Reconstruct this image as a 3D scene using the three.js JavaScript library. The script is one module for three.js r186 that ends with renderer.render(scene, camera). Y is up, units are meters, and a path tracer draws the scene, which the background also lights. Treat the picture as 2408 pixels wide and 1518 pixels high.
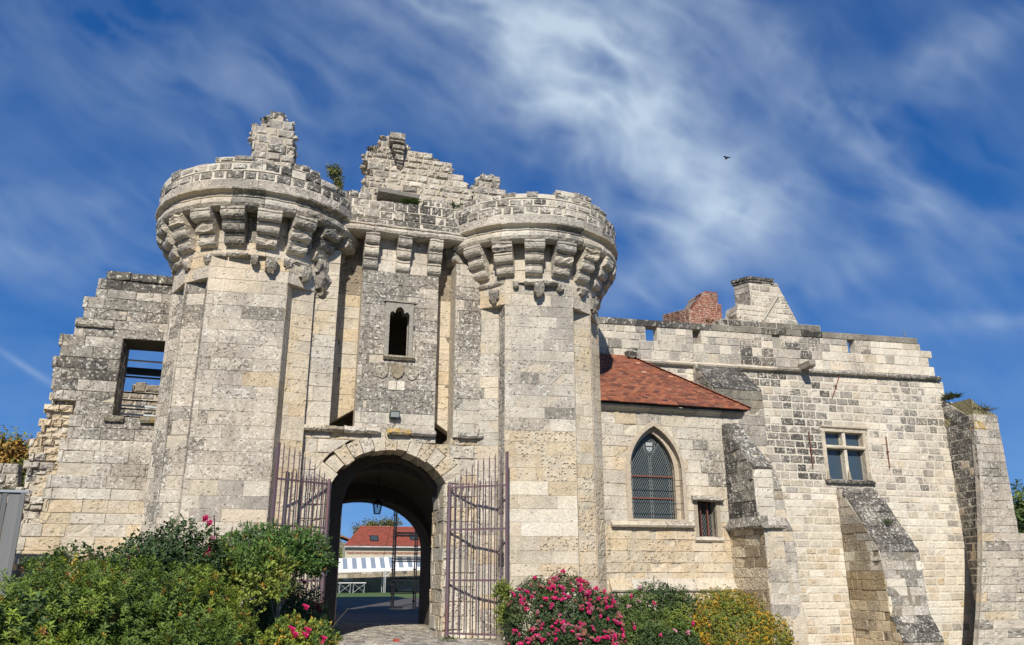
import * as THREE from 'three';
import { mergeGeometries } from 'three/addons/utils/BufferGeometryUtils.js';

// ---------- camera ----------
const scene = new THREE.Scene();
const PITCH = 17.3 * Math.PI / 180, YAW = 17.0 * Math.PI / 180;
const CAM = new THREE.Vector3(-2.7, 1.45, 19.5);
const FWD = new THREE.Vector3(Math.sin(YAW) * Math.cos(PITCH), Math.sin(PITCH), -Math.cos(YAW) * Math.cos(PITCH));
const camera = new THREE.PerspectiveCamera(2 * Math.atan(759 / 1890) * 180 / Math.PI, 1024 / 645, 0.1, 4000);
camera.position.copy(CAM);
camera.lookAt(CAM.clone().add(FWD));
const renderer = new THREE.WebGLRenderer({ antialias: true });
renderer.toneMapping = THREE.LinearToneMapping;
renderer.toneMappingExposure = 1.0;
renderer.shadowMap.enabled = true;

// ---------- noise ----------
function mulberry(a) { return () => { a |= 0; a = a + 0x6D2B79F5 | 0; let t = Math.imul(a ^ a >>> 15, 1 | a); t = t + Math.imul(t ^ t >>> 7, 61 | t) ^ t; return ((t ^ t >>> 14) >>> 0) / 4294967296; }; }
let R = mulberry(7);
const rr = (a, b) => a + (b - a) * R();
const clamp = (x, a = 0, b = 1) => Math.min(b, Math.max(a, x));
const sm = (a, b, x) => { const t = clamp((x - a) / (b - a)); return t * t * (3 - 2 * t); };
const mix = (a, b, t) => a + (b - a) * t;
const PERM = new Uint8Array(512), GV = new Float32Array(256);
{ const r = mulberry(99); const p = [...Array(256).keys()]; for (let i = 255; i > 0; i--) { const j = Math.floor(r() * (i + 1)); [p[i], p[j]] = [p[j], p[i]]; } for (let i = 0; i < 512; i++) PERM[i] = p[i & 255]; for (let i = 0; i < 256; i++) GV[i] = r() * 2 - 1; }
function n3(x, y, z) {           // value noise, -1..1
  const X = Math.floor(x), Y = Math.floor(y), Z = Math.floor(z); let fx = x - X, fy = y - Y, fz = z - Z;
  fx = fx * fx * (3 - 2 * fx); fy = fy * fy * (3 - 2 * fy); fz = fz * fz * (3 - 2 * fz);
  const h = (i, j, k) => GV[PERM[PERM[PERM[(X + i) & 255] + ((Y + j) & 255)] + ((Z + k) & 255)]];
  const a = mix(mix(h(0, 0, 0), h(1, 0, 0), fx), mix(h(0, 1, 0), h(1, 1, 0), fx), fy), b = mix(mix(h(0, 0, 1), h(1, 0, 1), fx), mix(h(0, 1, 1), h(1, 1, 1), fx), fy);
  return mix(a, b, fz);
}
const fbm = (x, y, z, o = 4) => { let s = 0, a = .5, f = 1; for (let i = 0; i < o; i++) { s += a * n3(x * f + i * 17.1, y * f - i * 9.3, z * f + i * 5.7); a *= .5; f *= 2.03; } return s; };

// ---------- sky: clear autumn blue with wind-combed cirrus ----------
{
  const W = 2048, H = 1024, d = new Float32Array(W * H * 4);
  // a chart of the sky round the direction (azimuth 17 deg east of the castle's axis, 35 deg up); units are about half a milliradian
  const c0 = new THREE.Vector3(Math.sin(YAW) * Math.cos(.302), Math.sin(.302), -Math.cos(YAW) * Math.cos(.302)), cr = new THREE.Vector3(Math.cos(YAW), 0, Math.sin(YAW)), cu = new THREE.Vector3().crossVectors(cr, c0);
  // cirrus banks: centre x, y, half length, half width, tilt (deg), amount
  const banks = [[1130, 30, 420, 150, 20, .42], [1330, 180, 330, 140, 34, .40], [1500, 330, 420, 150, 36, .46], [1640, 470, 330, 120, 24, .36], [1660, 590, 260, 60, -24, .26], [1690, 520, 120, 60, -30, .2], [1760, 120, 420, 60, 40, .24], [2000, 330, 300, 90, 34, .20], [2230, 130, 260, 60, -28, .22], [1500, 60, 300, 120, 40, .20],
    [560, 170, 420, 100, 12, .20], [880, 130, 260, 60, 36, .16], [200, 480, 330, 70, 4, .20], [60, 600, 360, 80, 6, .24], [440, 330, 330, 50, 24, .14], [2280, 470, 330, 45, 16, .26], [2180, 620, 260, 45, 55, .20], [1900, 700, 320, 40, -14, .16], [2330, 780, 240, 30, 4, .20], [1430, 640, 200, 50, 8, .14], [880, 420, 200, 30, 20, .08], [60, 872, 95, 7, 32, .36], [300, 700, 260, 40, 8, .14]];
  const v = new THREE.Vector3();
  for (let j = 0; j < H; j++) for (let i = 0; i < W; i++) {
    const ph = ((i + .5) / W - .5) * 2 * Math.PI, th = ((j + .5) / H - .5) * Math.PI, cy = Math.cos(th);
    v.set(Math.cos(ph) * cy, Math.sin(th), Math.sin(ph) * cy);
    const el = Math.max(0, v.y), q = (j * W + i) * 4;
    // clear air
    const t = Math.pow(1 - el, 2.2), hz = Math.pow(1 - el, 9);
    let r = mix(.009, .052, t) + .15 * hz, g = mix(.068, .245, t) + .20 * hz, b = mix(.262, .72, t) + .10 * hz;
    // cirrus
    let m = 0; const f = v.dot(c0);
    const hx = v.x / (el + .22), hy = v.z / (el + .22);
    const w1 = fbm(hx * 1.3 + 3, hy * 1.3, 1.7, 5), w2 = fbm(hx * 3.1 + hy * 1.2, hy * 7.5 - hx * 2.2, 4.1, 5);
    let far = .06 + .14 * sm(-.1, .4, w1);
    if (f > .25) {
      const x = 1204 + 1890 * v.dot(cr) / f, y = 759 - 1890 * v.dot(cu) / f;
      let s = 0;
      const wx = 120 * fbm(x * .0026, y * .0026, 2, 4), wy = 120 * fbm(x * .0026, y * .0026, 8, 4);
      for (const [bx, by, la, wa, ti, am] of banks) {
        const a = ti * Math.PI / 180, kx = wa < 20 ? .15 : 1, dx = x + wx * kx - bx, dy = y + wy * kx - by, p = (dx * Math.cos(a) + dy * Math.sin(a)) / la, o = (-dx * Math.sin(a) + dy * Math.cos(a)) / wa;
        s += .53 * am * Math.exp(-(p * p + o * o) * 1.1);
      }
      const wp = 170, ux0 = x + wp * fbm(x * .0021, y * .0021, 1, 4), vy0 = y + wp * fbm(x * .0021, y * .0021, 5, 4), aa = .55, u = ux0 * Math.cos(aa) + vy0 * Math.sin(aa), vv = -ux0 * Math.sin(aa) + vy0 * Math.cos(aa);
      let rid = 0, am2 = .5, fr = 1; for (let o = 0; o < 6; o++) { rid += am2 * (1 - 2.4 * Math.abs(n3(u * .0045 * fr + o * 9, vv * .0125 * fr, 3.3 + o))); am2 *= .56; fr *= 1.9; }
      const fil = fbm(u * .0032, vv * .0062, 3.3, 5), puff = fbm(x * .009, y * .009, 6.6, 6);
      s = s * (1 + .95 * rid + .7 * fil + .7 * puff) + .034 * (1 + fil * 2.4 + rid * 1.6);
      m = mix(far, clamp(s), sm(.25, .6, f));
    } else m = far;
    m = clamp(m + .05 * w2 * (m > .02 ? 1 : 0)) * sm(-.02, .06, v.y);
    r = mix(r, .58, m * .9); g = mix(g, .72, m * .88); b = mix(b, .90, m * .80);
    if (v.y < 0) { const k = sm(0, -.05, v.y); r = mix(r, .16, k); g = mix(g, .15, k); b = mix(b, .12, k); }
    d[q] = r; d[q + 1] = g; d[q + 2] = b; d[q + 3] = 1;
  }
  const sky = new THREE.DataTexture(d, W, H, THREE.RGBAFormat, THREE.FloatType);
  sky.mapping = THREE.EquirectangularReflectionMapping; sky.magFilter = sky.minFilter = THREE.LinearFilter; sky.wrapS = THREE.RepeatWrapping; sky.needsUpdate = true;
  scene.background = sky; scene.environment = sky;
}

// ---------- sun: behind the camera's left shoulder ----------
const SUN_AZ = 20 * Math.PI / 180, SUN_EL = 36.5 * Math.PI / 180;
const sun = new THREE.DirectionalLight(new THREE.Color(1, .935, .83), 5.0);
sun.position.set(-Math.sin(SUN_AZ) * Math.cos(SUN_EL), Math.sin(SUN_EL), Math.cos(SUN_AZ) * Math.cos(SUN_EL)).multiplyScalar(60).add(new THREE.Vector3(5, 4, -4));
sun.target.position.set(5, 4, -4);
sun.castShadow = true; sun.shadow.mapSize.set(4096, 4096);
Object.assign(sun.shadow.camera, { left: -32, right: 32, top: 32, bottom: -32, near: 1, far: 160 });
scene.add(sun, sun.target);

// ---------- textures ----------
const enc = (x) => { x = clamp(x); return Math.round(255 * (x <= .0031308 ? 12.92 * x : 1.055 * Math.pow(x, 1 / 2.4) - .055)); };
function tex(w, h, fn, srgb = true, repeat = true) {
  const a = new Uint8Array(w * h * 4);
  for (let j = 0; j < h; j++) for (let i = 0; i < w; i++) { const c = fn(i, j), q = (j * w + i) * 4; for (let k = 0; k < 3; k++) a[q + k] = srgb ? enc(c[k]) : Math.round(255 * clamp(c[k])); a[q + 3] = 255; }
  const t = new THREE.DataTexture(a, w, h, THREE.RGBAFormat); t.magFilter = THREE.LinearFilter; t.minFilter = THREE.LinearMipmapLinearFilter; t.generateMipmaps = true;
  if (srgb) t.colorSpace = THREE.SRGBColorSpace; if (repeat) t.wrapS = t.wrapT = THREE.RepeatWrapping; t.needsUpdate = true; return t;
}
// Sixteen kinds of weathered stone, each a tileable sheet 3.2 m wide.
function p2(x, y, per, s) {       // periodic value noise, -1..1
  const X = Math.floor(x), Y = Math.floor(y); let fx = x - X, fy = y - Y; fx = fx * fx * (3 - 2 * fx); fy = fy * fy * (3 - 2 * fy);
  const w = (n) => ((n % per) + per) % per, h = (i, j) => GV[PERM[PERM[(w(X + i) + s * 13) & 255] + ((w(Y + j) + s * 7) & 255)]];
  return mix(mix(h(0, 0), h(1, 0), fx), mix(h(0, 1), h(1, 1), fx), fy);
}
const pf = (x, y, per, s, o = 4) => { let v = 0, a = .55; for (let i = 0; i < o; i++) { v += a * p2(x * per, y * per, per, s + i * 3); per *= 2; a *= .5; } return v; };
// base, second base, dark flecks, pale flecks, pits (shares of the face), blotch contrast
const KINDS = [
  [[.61, .535, .42], [.54, .475, .37], .012, .02, .02, 1],      // 0 clean ashlar
  [[.58, .50, .385], [.54, .44, .30], .03, .03, .035, 1],       // 1 cream with ochre bloom
  [[.55, .44, .29], [.58, .49, .36], .03, .015, .04, 1],        // 2 ochre
  [[.52, .465, .385], [.41, .365, .305], .075, .11, .03, 1],     // 3 grey with pale lichen
  [[.42, .38, .32], [.29, .262, .22], .18, .15, .05, 1],     // 4 grey, strongly flecked
  [[.19, .172, .145], [.11, .10, .086], .25, .17, .05, 1],      // 5 dark lichen with pale flecks
  [[.57, .49, .365], [.55, .44, .30], .04, .03, .17, 1],        // 6 eroded, pitted
  [[.68, .63, .53], [.64, .58, .47], .006, .03, .008, .7],      // 7 pale repair
  [[.59, .535, .44], [.49, .44, .365], .035, .06, .025, 1],        // 8 pale grey bloom on cream
  [[.41, .375, .32], [.33, .30, .26], .05, .06, .02, 1],        // 9 smooth grey
  [[.54, .48, .39], [.26, .238, .20], .13, .10, .04, 1.6],      // 10 half clean, half flecked
  [[.50, .33, .10], [.36, .31, .24], .10, .10, .04, 1.4],       // 11 orange lichen
  [[.36, .30, .215], [.27, .225, .165], .08, .03, .07, 1],      // 12 dark brown stone
  [[.125, .115, .10], [.07, .065, .057], .15, .12, .04, 1],     // 13 black coping crust
  [[.35, .125, .08], [.23, .085, .058], .08, .05, .04, 1.2],     // 14 brick
  [[.47, .415, .33], [.56, .50, .405], .09, .06, .13, 1.2],     // 15 rubble
];
function dots(x, y, n, s, prob) {     // round sinkings scattered one to a cell, tileable
  const X = Math.floor(x * n), Y = Math.floor(y * n); let best = 0; const w = (a) => ((a % n) + n) % n;
  for (let j = -1; j <= 1; j++) for (let i = -1; i <= 1; i++) { const h = (k) => GV[PERM[PERM[(w(X + i) + s * 11 + k * 37) & 255] + ((w(Y + j) + s * 5 + k * 19) & 255)]] * .5 + .5; if (h(0) > prob) continue; const r = .16 + .3 * h(3), d = Math.hypot(x * n - (X + i + .15 + .7 * h(1)), (y * n - (Y + j + .15 + .7 * h(2))) * (.8 + .6 * h(4))); best = Math.max(best, sm(r, r * .55, d)); }
  return best;
}
const SHEET = 3.2; const zq = (p) => { const t = Math.sqrt(-2 * Math.log(Math.max(p, 1e-4))); return t - (2.30753 + .27061 * t) / (1 + .99229 * t + .04481 * t * t); };
const stoneMats = KINDS.map((K, k) => {
  const N = 512, H = new Float32Array(N * N), mean = [0, 1, 2].map((q) => (K[0][q] + K[1][q]) / 2);
  const map = tex(N, N, (i, j) => {
    const x = i / N, y = j / N, s = k * 5, big = pf(x, y, 4, s, 4), mid = pf(x, y, 22, s + 1, 3), fin = pf(x, y, 90, s + 2, 2), c = [0, 0, 0], t = sm(-.34 / K[5], .34 / K[5], big + .45 * mid);
    for (let q = 0; q < 3; q++) c[q] = mix(K[0][q], K[1][q], t) * (1 + .20 * fin + .12 * mid);
    const sp = p2(x * 72, y * 72, 72, s + 3) * .62 + p2(x * 150, y * 150, 150, s + 4) * .42 + .22 * big, sw = p2(x * 60, y * 64, 64, s + 5) * .62 + p2(x * 140, y * 140, 140, s + 6) * .42 - .22 * big;
    const e = (v, p, wd) => p > .001 ? sm(zq(p) * .37 - wd, zq(p) * .37 + wd, v) : 0, dk = e(sp, K[2], .07), wh = e(sw, K[3], .07), pit = Math.max(dots(x, y, 40, s + 1, K[4] * 2.2), dots(x, y, 22, s + 2, K[4] * 1.1));
    const run = [0, 1, 3, 4, 8, 9, 10].includes(k) ? .11 * sm(.1, .6, p2(x * 30, y * 3, 30, s + 9) * .7 + p2(x * 70, y * 7, 70, s + 10) * .4 + .2 * big) : 0;   // run-off stains
    for (let q = 0; q < 3; q++) { c[q] *= 1 - run; c[q] = mix(c[q], mean[q] * .30 + .012, dk * .85); c[q] = mix(c[q], [.66, .63, .55][q] * (k === 5 || k === 13 ? .8 : 1), wh * .85); }
    H[j * N + i] = clamp(.62 + .16 * mid + .20 * fin + .08 * wh - .06 * dk - .62 * pit); return c;
  });
  const bmp = tex(N, N, (i, j) => { const h = H[j * N + i]; return [h, h, h]; }, false);
  return new THREE.MeshStandardMaterial({ map, bumpMap: bmp, bumpScale: k === 6 ? .06 : k === 15 ? .05 : .034, vertexColors: true, roughness: .96 });
});
const stoneMat = null;
const noiseMap = (s, lo, hi, seed, fx = 1, fy = 1) => tex(256, 256, (i, j) => { const a = i / 256 * Math.PI * 2, b = j / 256 * Math.PI * 2, r1 = s / 6.28; const n = .5 + .55 * fbm(Math.cos(a) * r1 * fx + seed, Math.sin(a) * r1 * fx + Math.cos(b) * r1 * fy, Math.sin(b) * r1 * fy + seed, 5); const v = mix(lo, hi, clamp(n)); return [v, v, v]; });
const grainMap = noiseMap(14, .72, 1.0, 3), fineMap = noiseMap(30, .6, 1.0, 8), woodMap = noiseMap(16, .55, 1, 21, 3.2, .25);
const bumpN = tex(256, 256, (i, j) => { const a = i / 256 * 6.2832, b = j / 256 * 6.2832; const n = .5 + .6 * fbm(Math.cos(a) * 3, Math.sin(a) * 3 + Math.cos(b) * 3, Math.sin(b) * 3, 5); return [n, n, n]; }, false);
const lin = (r, g, b) => new THREE.Color().setRGB(r, g, b);
const std = (c, o = {}) => new THREE.MeshStandardMaterial({ color: lin(...c), roughness: .85, ...o });
const mortarW = std([.72, .66, .55], { map: grainMap, bumpMap: bumpN, bumpScale: .02, roughness: 1 });
const mortarC = std([.58, .51, .40], { map: grainMap, bumpMap: bumpN, bumpScale: .03, roughness: 1 });
const mortarD = std([.30, .26, .20], { map: grainMap, bumpMap: bumpN, bumpScale: .03, roughness: 1 });
const ironMap = tex(128, 128, (i, j) => { const t = sm(.1, .45, pf(i / 128, j / 128, 6, 40, 4)), g = 1 + .3 * pf(i / 128, j / 128, 24, 50, 2); return [mix(.15, .17, t) * g, mix(.105, .075, t) * g, mix(.13, .06, t) * g]; });
const iron = new THREE.MeshStandardMaterial({ map: ironMap, roughness: .6, metalness: .2 }), blackIron = std([.018, .018, .02], { roughness: .5, metalness: .4 }), rust = std([.20, .075, .05], { roughness: .9 });

// ---------- scene helpers ----------
const taken = new Map();
const numbered = (n) => { const k = taken.get(n) || 0; taken.set(n, k + 1); return k ? n + '_' + String(k).padStart(3, '0') : n; };
function thing(name, label, category, at = [0, 0, 0], group) {
  const g = new THREE.Group(); g.name = numbered(name); g.position.set(...at); g.userData = { label, category }; if (group) g.userData.group = group; scene.add(g); return g;
}
function structure(name, mesh) { mesh.name = numbered(name); mesh.userData.kind = 'structure'; mesh.castShadow = mesh.receiveShadow = true; scene.add(mesh); return mesh; }
const worldOf = (o) => { const p = new THREE.Vector3(); for (let q = o; q && q !== scene; q = q.parent) p.add(q.position); return p; };
function part(parent, name, geo, mat, label) {      // geo in world coordinates; it is re-centred on itself
  geo.computeBoundingBox(); const c = geo.boundingBox.getCenter(new THREE.Vector3()); geo.translate(-c.x, -c.y, -c.z);
  const m = new THREE.Mesh(geo, mat || stoneMats[geo.userData.tile ?? 0]); m.name = name; m.position.copy(c).sub(worldOf(parent)); m.castShadow = m.receiveShadow = true; if (label) m.userData.label = label; parent.add(m); return m;
}
function boxG(w, h, d, x, y, z, ry = 0, rz = 0, rx = 0) { const g = new THREE.BoxGeometry(w, h, d); if (rz) g.rotateZ(rz); if (rx) g.rotateX(rx); if (ry) g.rotateY(ry); return g.translate(x, y, z); }
function bar(a, b, r, n = 8, r2 = r) { const A = new THREE.Vector3(...a), B = new THREE.Vector3(...b), L = A.distanceTo(B), g = new THREE.CylinderGeometry(r2, r, L, n); g.applyQuaternion(new THREE.Quaternion().setFromUnitVectors(new THREE.Vector3(0, 1, 0), B.clone().sub(A).normalize())); const m = A.add(B).multiplyScalar(.5); return g.translate(m.x, m.y, m.z); }
function sqbar(a, b, w, h) { const A = new THREE.Vector3(...a), B = new THREE.Vector3(...b), g = new THREE.BoxGeometry(w, h, A.distanceTo(B)); const o = new THREE.Object3D(); o.position.copy(A.clone().add(B).multiplyScalar(.5)); o.lookAt(B); o.updateMatrix(); return g.applyMatrix4(o.matrix); }
const V = (x, y, z) => new THREE.Vector3(x, y, z);

// ---------- masonry ----------
const onPlane = (A, B, y0 = 0) => { const dx = B[0] - A[0], dz = B[1] - A[1], L = Math.hypot(dx, dz), ux = dx / L, uz = dz / L; const f = (u, v, w) => V(A[0] + ux * u - uz * w, y0 + v, A[1] + uz * u + ux * w); f.L = L; return f; };
const onDrum = (c, r) => { const f = (u, v, w) => { const a = u / r; return V(c[0] + Math.sin(a) * (r + w), v, c[1] + Math.cos(a) * (r + w)); }; f.curved = true; return f; };
function geoOf(pos, uv, col, idx) {
  const g = new THREE.BufferGeometry(); g.setAttribute('position', new THREE.Float32BufferAttribute(pos, 3)); g.setAttribute('uv', new THREE.Float32BufferAttribute(uv, 2)); if (col) g.setAttribute('color', new THREE.Float32BufferAttribute(col, 3)); g.setIndex(idx);
  const f = g.toNonIndexed(); f.computeVertexNormals(); return f;
}
function tintAt(p, t, amp = .15) { const m = 1 + amp * fbm(p.x * .9, p.y * .9, p.z * .9 + 4, 3) + .5 * amp * n3(p.x * 4, p.y * 4, p.z * 4); const w = .03 * n3(p.x * .6 + 9, p.y * .6, p.z * .6); return [t[0] * m * (1 + w), t[1] * m, t[2] * m * (1 - w)]; }
function stone(P, q, o) {          // q = [uL0,uR0,uL1,uR1,v0,v1]: one dressed block, a chamfered uneven face and four sides
  const [a0, b0, a1, b1, v0, v1] = q, W = (b0 - a0 + b1 - a1) / 2, H = v1 - v0, e = Math.min((o.bev ?? .022) * .6, W * .2, H * .2), pr = (o.proud ?? .012) + rr(-1, 1) * (o.uneven ?? .006), rg = o.rough ?? .005, back = o.depth ?? .12;
  const S = [0, e / W, .5 + rr(-.15, .15), 1 - e / W, 1], T = [0, e / H, 1 - e / H, 1], pos = [], uv = [], col = [], idx = [];
  const k = 1 / SHEET, jog = R() < .1, su = (o.ou ?? 0) + (jog ? R() : 0), sv = (o.ov ?? 0) + (jog ? R() : 0);
  const dent = R() < (o.dents ?? 0) ? [1 + Math.floor(R() * 3), 1 + Math.floor(R() * 2), rr(.03, .07)] : null;
  for (let j = 0; j < 4; j++) for (let i = 0; i < 5; i++) {
    const t = T[j], s = S[i], edge = i === 0 || i === 4 || j === 0 || j === 3;
    const u = mix(mix(a0, b0, s), mix(a1, b1, s), t) + (edge ? 0 : rr(-.3, .3) * e), v = mix(v0, v1, t) + (edge ? 0 : rr(-.3, .3) * e);
    let w = edge ? pr - e * .8 : pr + rr(-1, 1) * rg; if (dent && !edge && dent[0] === i && dent[1] === j) w -= dent[2];
    const p = P(u, v, w); pos.push(p.x, p.y, p.z); uv.push(su + u * k * (o.uk ?? 1), sv + v * k); col.push(...tintAt(p, o.tint || [1, 1, 1], o.tamp));
  }
  for (let j = 0; j < 3; j++) for (let i = 0; i < 4; i++) { const a = j * 5 + i; idx.push(a, a + 1, a + 6, a, a + 6, a + 5); }
  const C4 = [[0, 0, 0], [4, 1, 0], [19, 1, 1], [15, 0, 1]], n0 = pos.length / 3;
  C4.forEach(([f, s, t]) => { const p = P(mix(mix(a0, b0, s), mix(a1, b1, s), t), mix(v0, v1, t), -back); pos.push(p.x, p.y, p.z); const dv = back * k; uv.push(uv[f * 2] + (s ? 1 : -1) * dv, uv[f * 2 + 1] + (t ? 1 : -1) * dv); col.push(...tintAt(p, o.tint || [1, 1, 1], o.tamp)); });
  for (let e4 = 0; e4 < 4; e4++) { const f0 = C4[e4][0], f1 = C4[(e4 + 1) % 4][0], g0 = n0 + e4, g1 = n0 + (e4 + 1) % 4; idx.push(f0, g0, g1, f0, g1, f1); }
  const G = geoOf(pos, uv, col, idx); G.userData = { tile: o.tile ?? 0 }; return G;
}
function courses(v0, v1, ch, cuts = []) {
  const marks = [v0, ...cuts.filter((c) => c > v0 + .05 && c < v1 - .05).sort((a, b) => a - b), v1], out = [];
  for (let i = 0; i + 1 < marks.length; i++) { const L = marks[i + 1] - marks[i], n = Math.max(1, Math.round(L / ch)); let e = [0]; for (let k = 0; k < n; k++) e.push(e[k] + rr(.88, 1.12)); e.forEach((x, k) => k && out.push([marks[i] + L * e[k - 1] / e[n], marks[i] + L * x / e[n]])); }
  return out;
}
// fills a face with blocks; returns pieces and the mortar core
let HERE = null;
function masonry(o) {
  const ou = R(), ov = R();
  const pieces = [], core = [], rows = o.rows || courses(o.v0, o.v1, o.ch, o.cuts), g = (o.joint ?? .012) * ((o.joint ?? .012) < .018 ? .55 : 1);
  rows.forEach(([v0, v1], ri) => {
    const vm = (v0 + v1) / 2, mid = o.span(vm), lo = o.span(v0 + .002), hi = o.span(v1 - .002), same = o.slant && lo.length === mid.length && hi.length === mid.length, top = ri === rows.length - 1;
    mid.forEach(([l, r], k) => {
      const rag = o.ragged ? o.ragged(vm, k, mid.length) : [0, 0];
      l += rr(-1, 1) * rag[0]; r += rr(-1, 1) * rag[1];
      let l0 = l, r0 = r, l1 = l, r1 = r; if (same) { l0 = lo[k][0]; r0 = lo[k][1]; l1 = hi[k][0]; r1 = hi[k][1]; }
      if (r - l < .04) return;
      const xs = []; let x = l + (ri % 2 ? .35 : .8) * rr(.6, 1) * o.W[0]; while (x < r - o.W[0] * .55) { xs.push(x); x += rr(o.W[0], o.W[1]); }
      const ed = [l, ...xs, r];
      for (let i = 0; i + 1 < ed.length; i++) {
        const first = i === 0, last = i + 2 === ed.length, uA = ed[i], uB = ed[i + 1];
        const q = [first ? l0 : uA, last ? r0 : uB, first ? l1 : uA, last ? r1 : uB, v0, v1];
        const c = P3(o.P, (uA + uB) / 2, vm); HERE = c; const L = o.look({ u: (uA + uB) / 2, v: vm, p: c, row: ri, top });
        if (L === null) continue;
        const end = (first && rag[0]) || (last && rag[1]), st = { proud: o.proud, uneven: o.uneven, rough: o.rough, bev: o.bev, dents: o.dents, depth: end || (o.topDepth && top) ? (o.endDepth ?? .35) : (o.depth ?? .12), ...L, ou, ov, uk: o.uk };
        const gg = g / 2, sh = (a) => [a[0] + gg, a[1] - gg, a[2] + gg, a[3] - gg, a[4] + gg, a[5] - gg];
        let qq = sh(q); if (qq[1] - qq[0] < .03 && qq[3] - qq[2] < .03) continue; for (const z of [0, 2]) if (qq[z + 1] - qq[z] < .02) { const mm = (qq[z] + qq[z + 1]) / 2; qq[z] = mm - .01; qq[z + 1] = mm + .01; }
        if (o.wob) { qq[4] += rr(-1, 1) * o.wob; qq[5] += rr(-1, 1) * o.wob; if (top) qq[5] += rr(-1, 1) * (o.topWob ?? 0); }
        pieces.push({ geo: stone(o.P, qq, st), c, area: (uB - uA) * (v1 - v0) });
      }
      if (o.coreMat) core.push(coreBox(o.P, [l0 + (rag[0] ? .03 : 0), r0 - (rag[1] ? .03 : 0), l1 + (rag[0] ? .03 : 0), r1 - (rag[1] ? .03 : 0), v0, v1 - (o.topDepth && top ? .03 : 0)], -(o.inset ?? .014), -(o.thick ?? .5)));
    });
  });
  HERE = null; return { pieces, core };
}
const P3 = (P, u, v) => P(u, v, 0);
function coreBox(P, [a0, b0, a1, b1, v0, v1], wf, wb) {
  const n = P.curved ? Math.max(1, Math.ceil((b0 - a0) / .25)) : 1, pos = [], uv = [], idx = [];
  for (let i = 0; i <= n; i++) { const s = i / n, u0 = mix(a0, b0, s), u1 = mix(a1, b1, s); for (const [u, v, w] of [[u0, v0, wf], [u1, v1, wf], [u1, v1, wb], [u0, v0, wb]]) { const p = P(u, v, w); pos.push(p.x, p.y, p.z); uv.push((u + w) * .7, (v + (w === wb ? .3 : 0)) * .7); } }
  for (let i = 0; i < n; i++) for (let k = 0; k < 4; k++) { const a = i * 4 + k, b = i * 4 + (k + 1) % 4; idx.push(a, a + 4, b + 4, a, b + 4, b); }
  const z = n * 4; idx.push(0, 1, 2, 0, 2, 3, z, z + 2, z + 1, z, z + 3, z + 2);
  return geoOf(pos, uv, null, idx);
}
function lay(T, name, pieces, mat = stoneMat, most = 300) {   // the largest in view are parts of their own, the rest one part
  const s = pieces.map((p) => ({ ...p, k: p.area / p.c.distanceToSquared(CAM) })).sort((a, b) => b.k - a.k);
  s.slice(0, most).forEach((p) => part(T, name, p.geo, mat));
  const rest = s.slice(most); if (!rest.length) return;
  if (mat) { const m = part(T, name + '_remainder', mergeGeometries(rest.map((p) => p.geo)), mat); m.userData.kind = 'stuff'; return; }
  const by = new Map(); rest.forEach((p) => { const t = p.geo.userData.tile; if (!by.has(t)) by.set(t, []); by.get(t).push(p.geo); });
  const keys = [...by.keys()], m = part(T, name + '_remainder', mergeGeometries(keys.map((t) => mergeGeometries(by.get(t))), true), keys.map((t) => stoneMats[t])); m.userData.kind = 'stuff';
}
const layCore = (T, name, cores, mat) => cores.length && part(T, name, mergeGeometries(cores), mat);
function loose(T, name, pts, s0, s1, tiles) {      // small broken stones lying along the given points
  pts.forEach(([x, y, z]) => { const g = new THREE.IcosahedronGeometry(1, 0), p = g.attributes.position, sx = rr(s0, s1), sy = sx * rr(.5, .9), sz = sx * rr(.7, 1.2), sd = R() * 50; for (let i = 0; i < p.count; i++) { const k = 1 + .45 * n3(p.getX(i) * 1.7 + sd, p.getY(i) * 1.7, p.getZ(i) * 1.7); p.setXYZ(i, p.getX(i) * k * sx, p.getY(i) * k * sy, p.getZ(i) * k * sz); } g.rotateY(R() * 6.28); g.rotateZ(rr(-.3, .3)); g.translate(x, y, z); g.computeVertexNormals(); const col = [], uv = []; for (let i = 0; i < p.count; i++) { col.push(...tintAt(V(p.getX(i), p.getY(i), p.getZ(i)), [1, 1, 1])); uv.push((p.getX(i) + p.getZ(i)) / SHEET + sd, p.getY(i) / SHEET + sd); } g.setAttribute('color', new THREE.Float32BufferAttribute(col, 3)); g.setAttribute('uv', new THREE.Float32BufferAttribute(uv, 2)); g.userData = { tile: tiles[Math.floor(R() * tiles.length)] }; part(T, name, g); });
}
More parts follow.
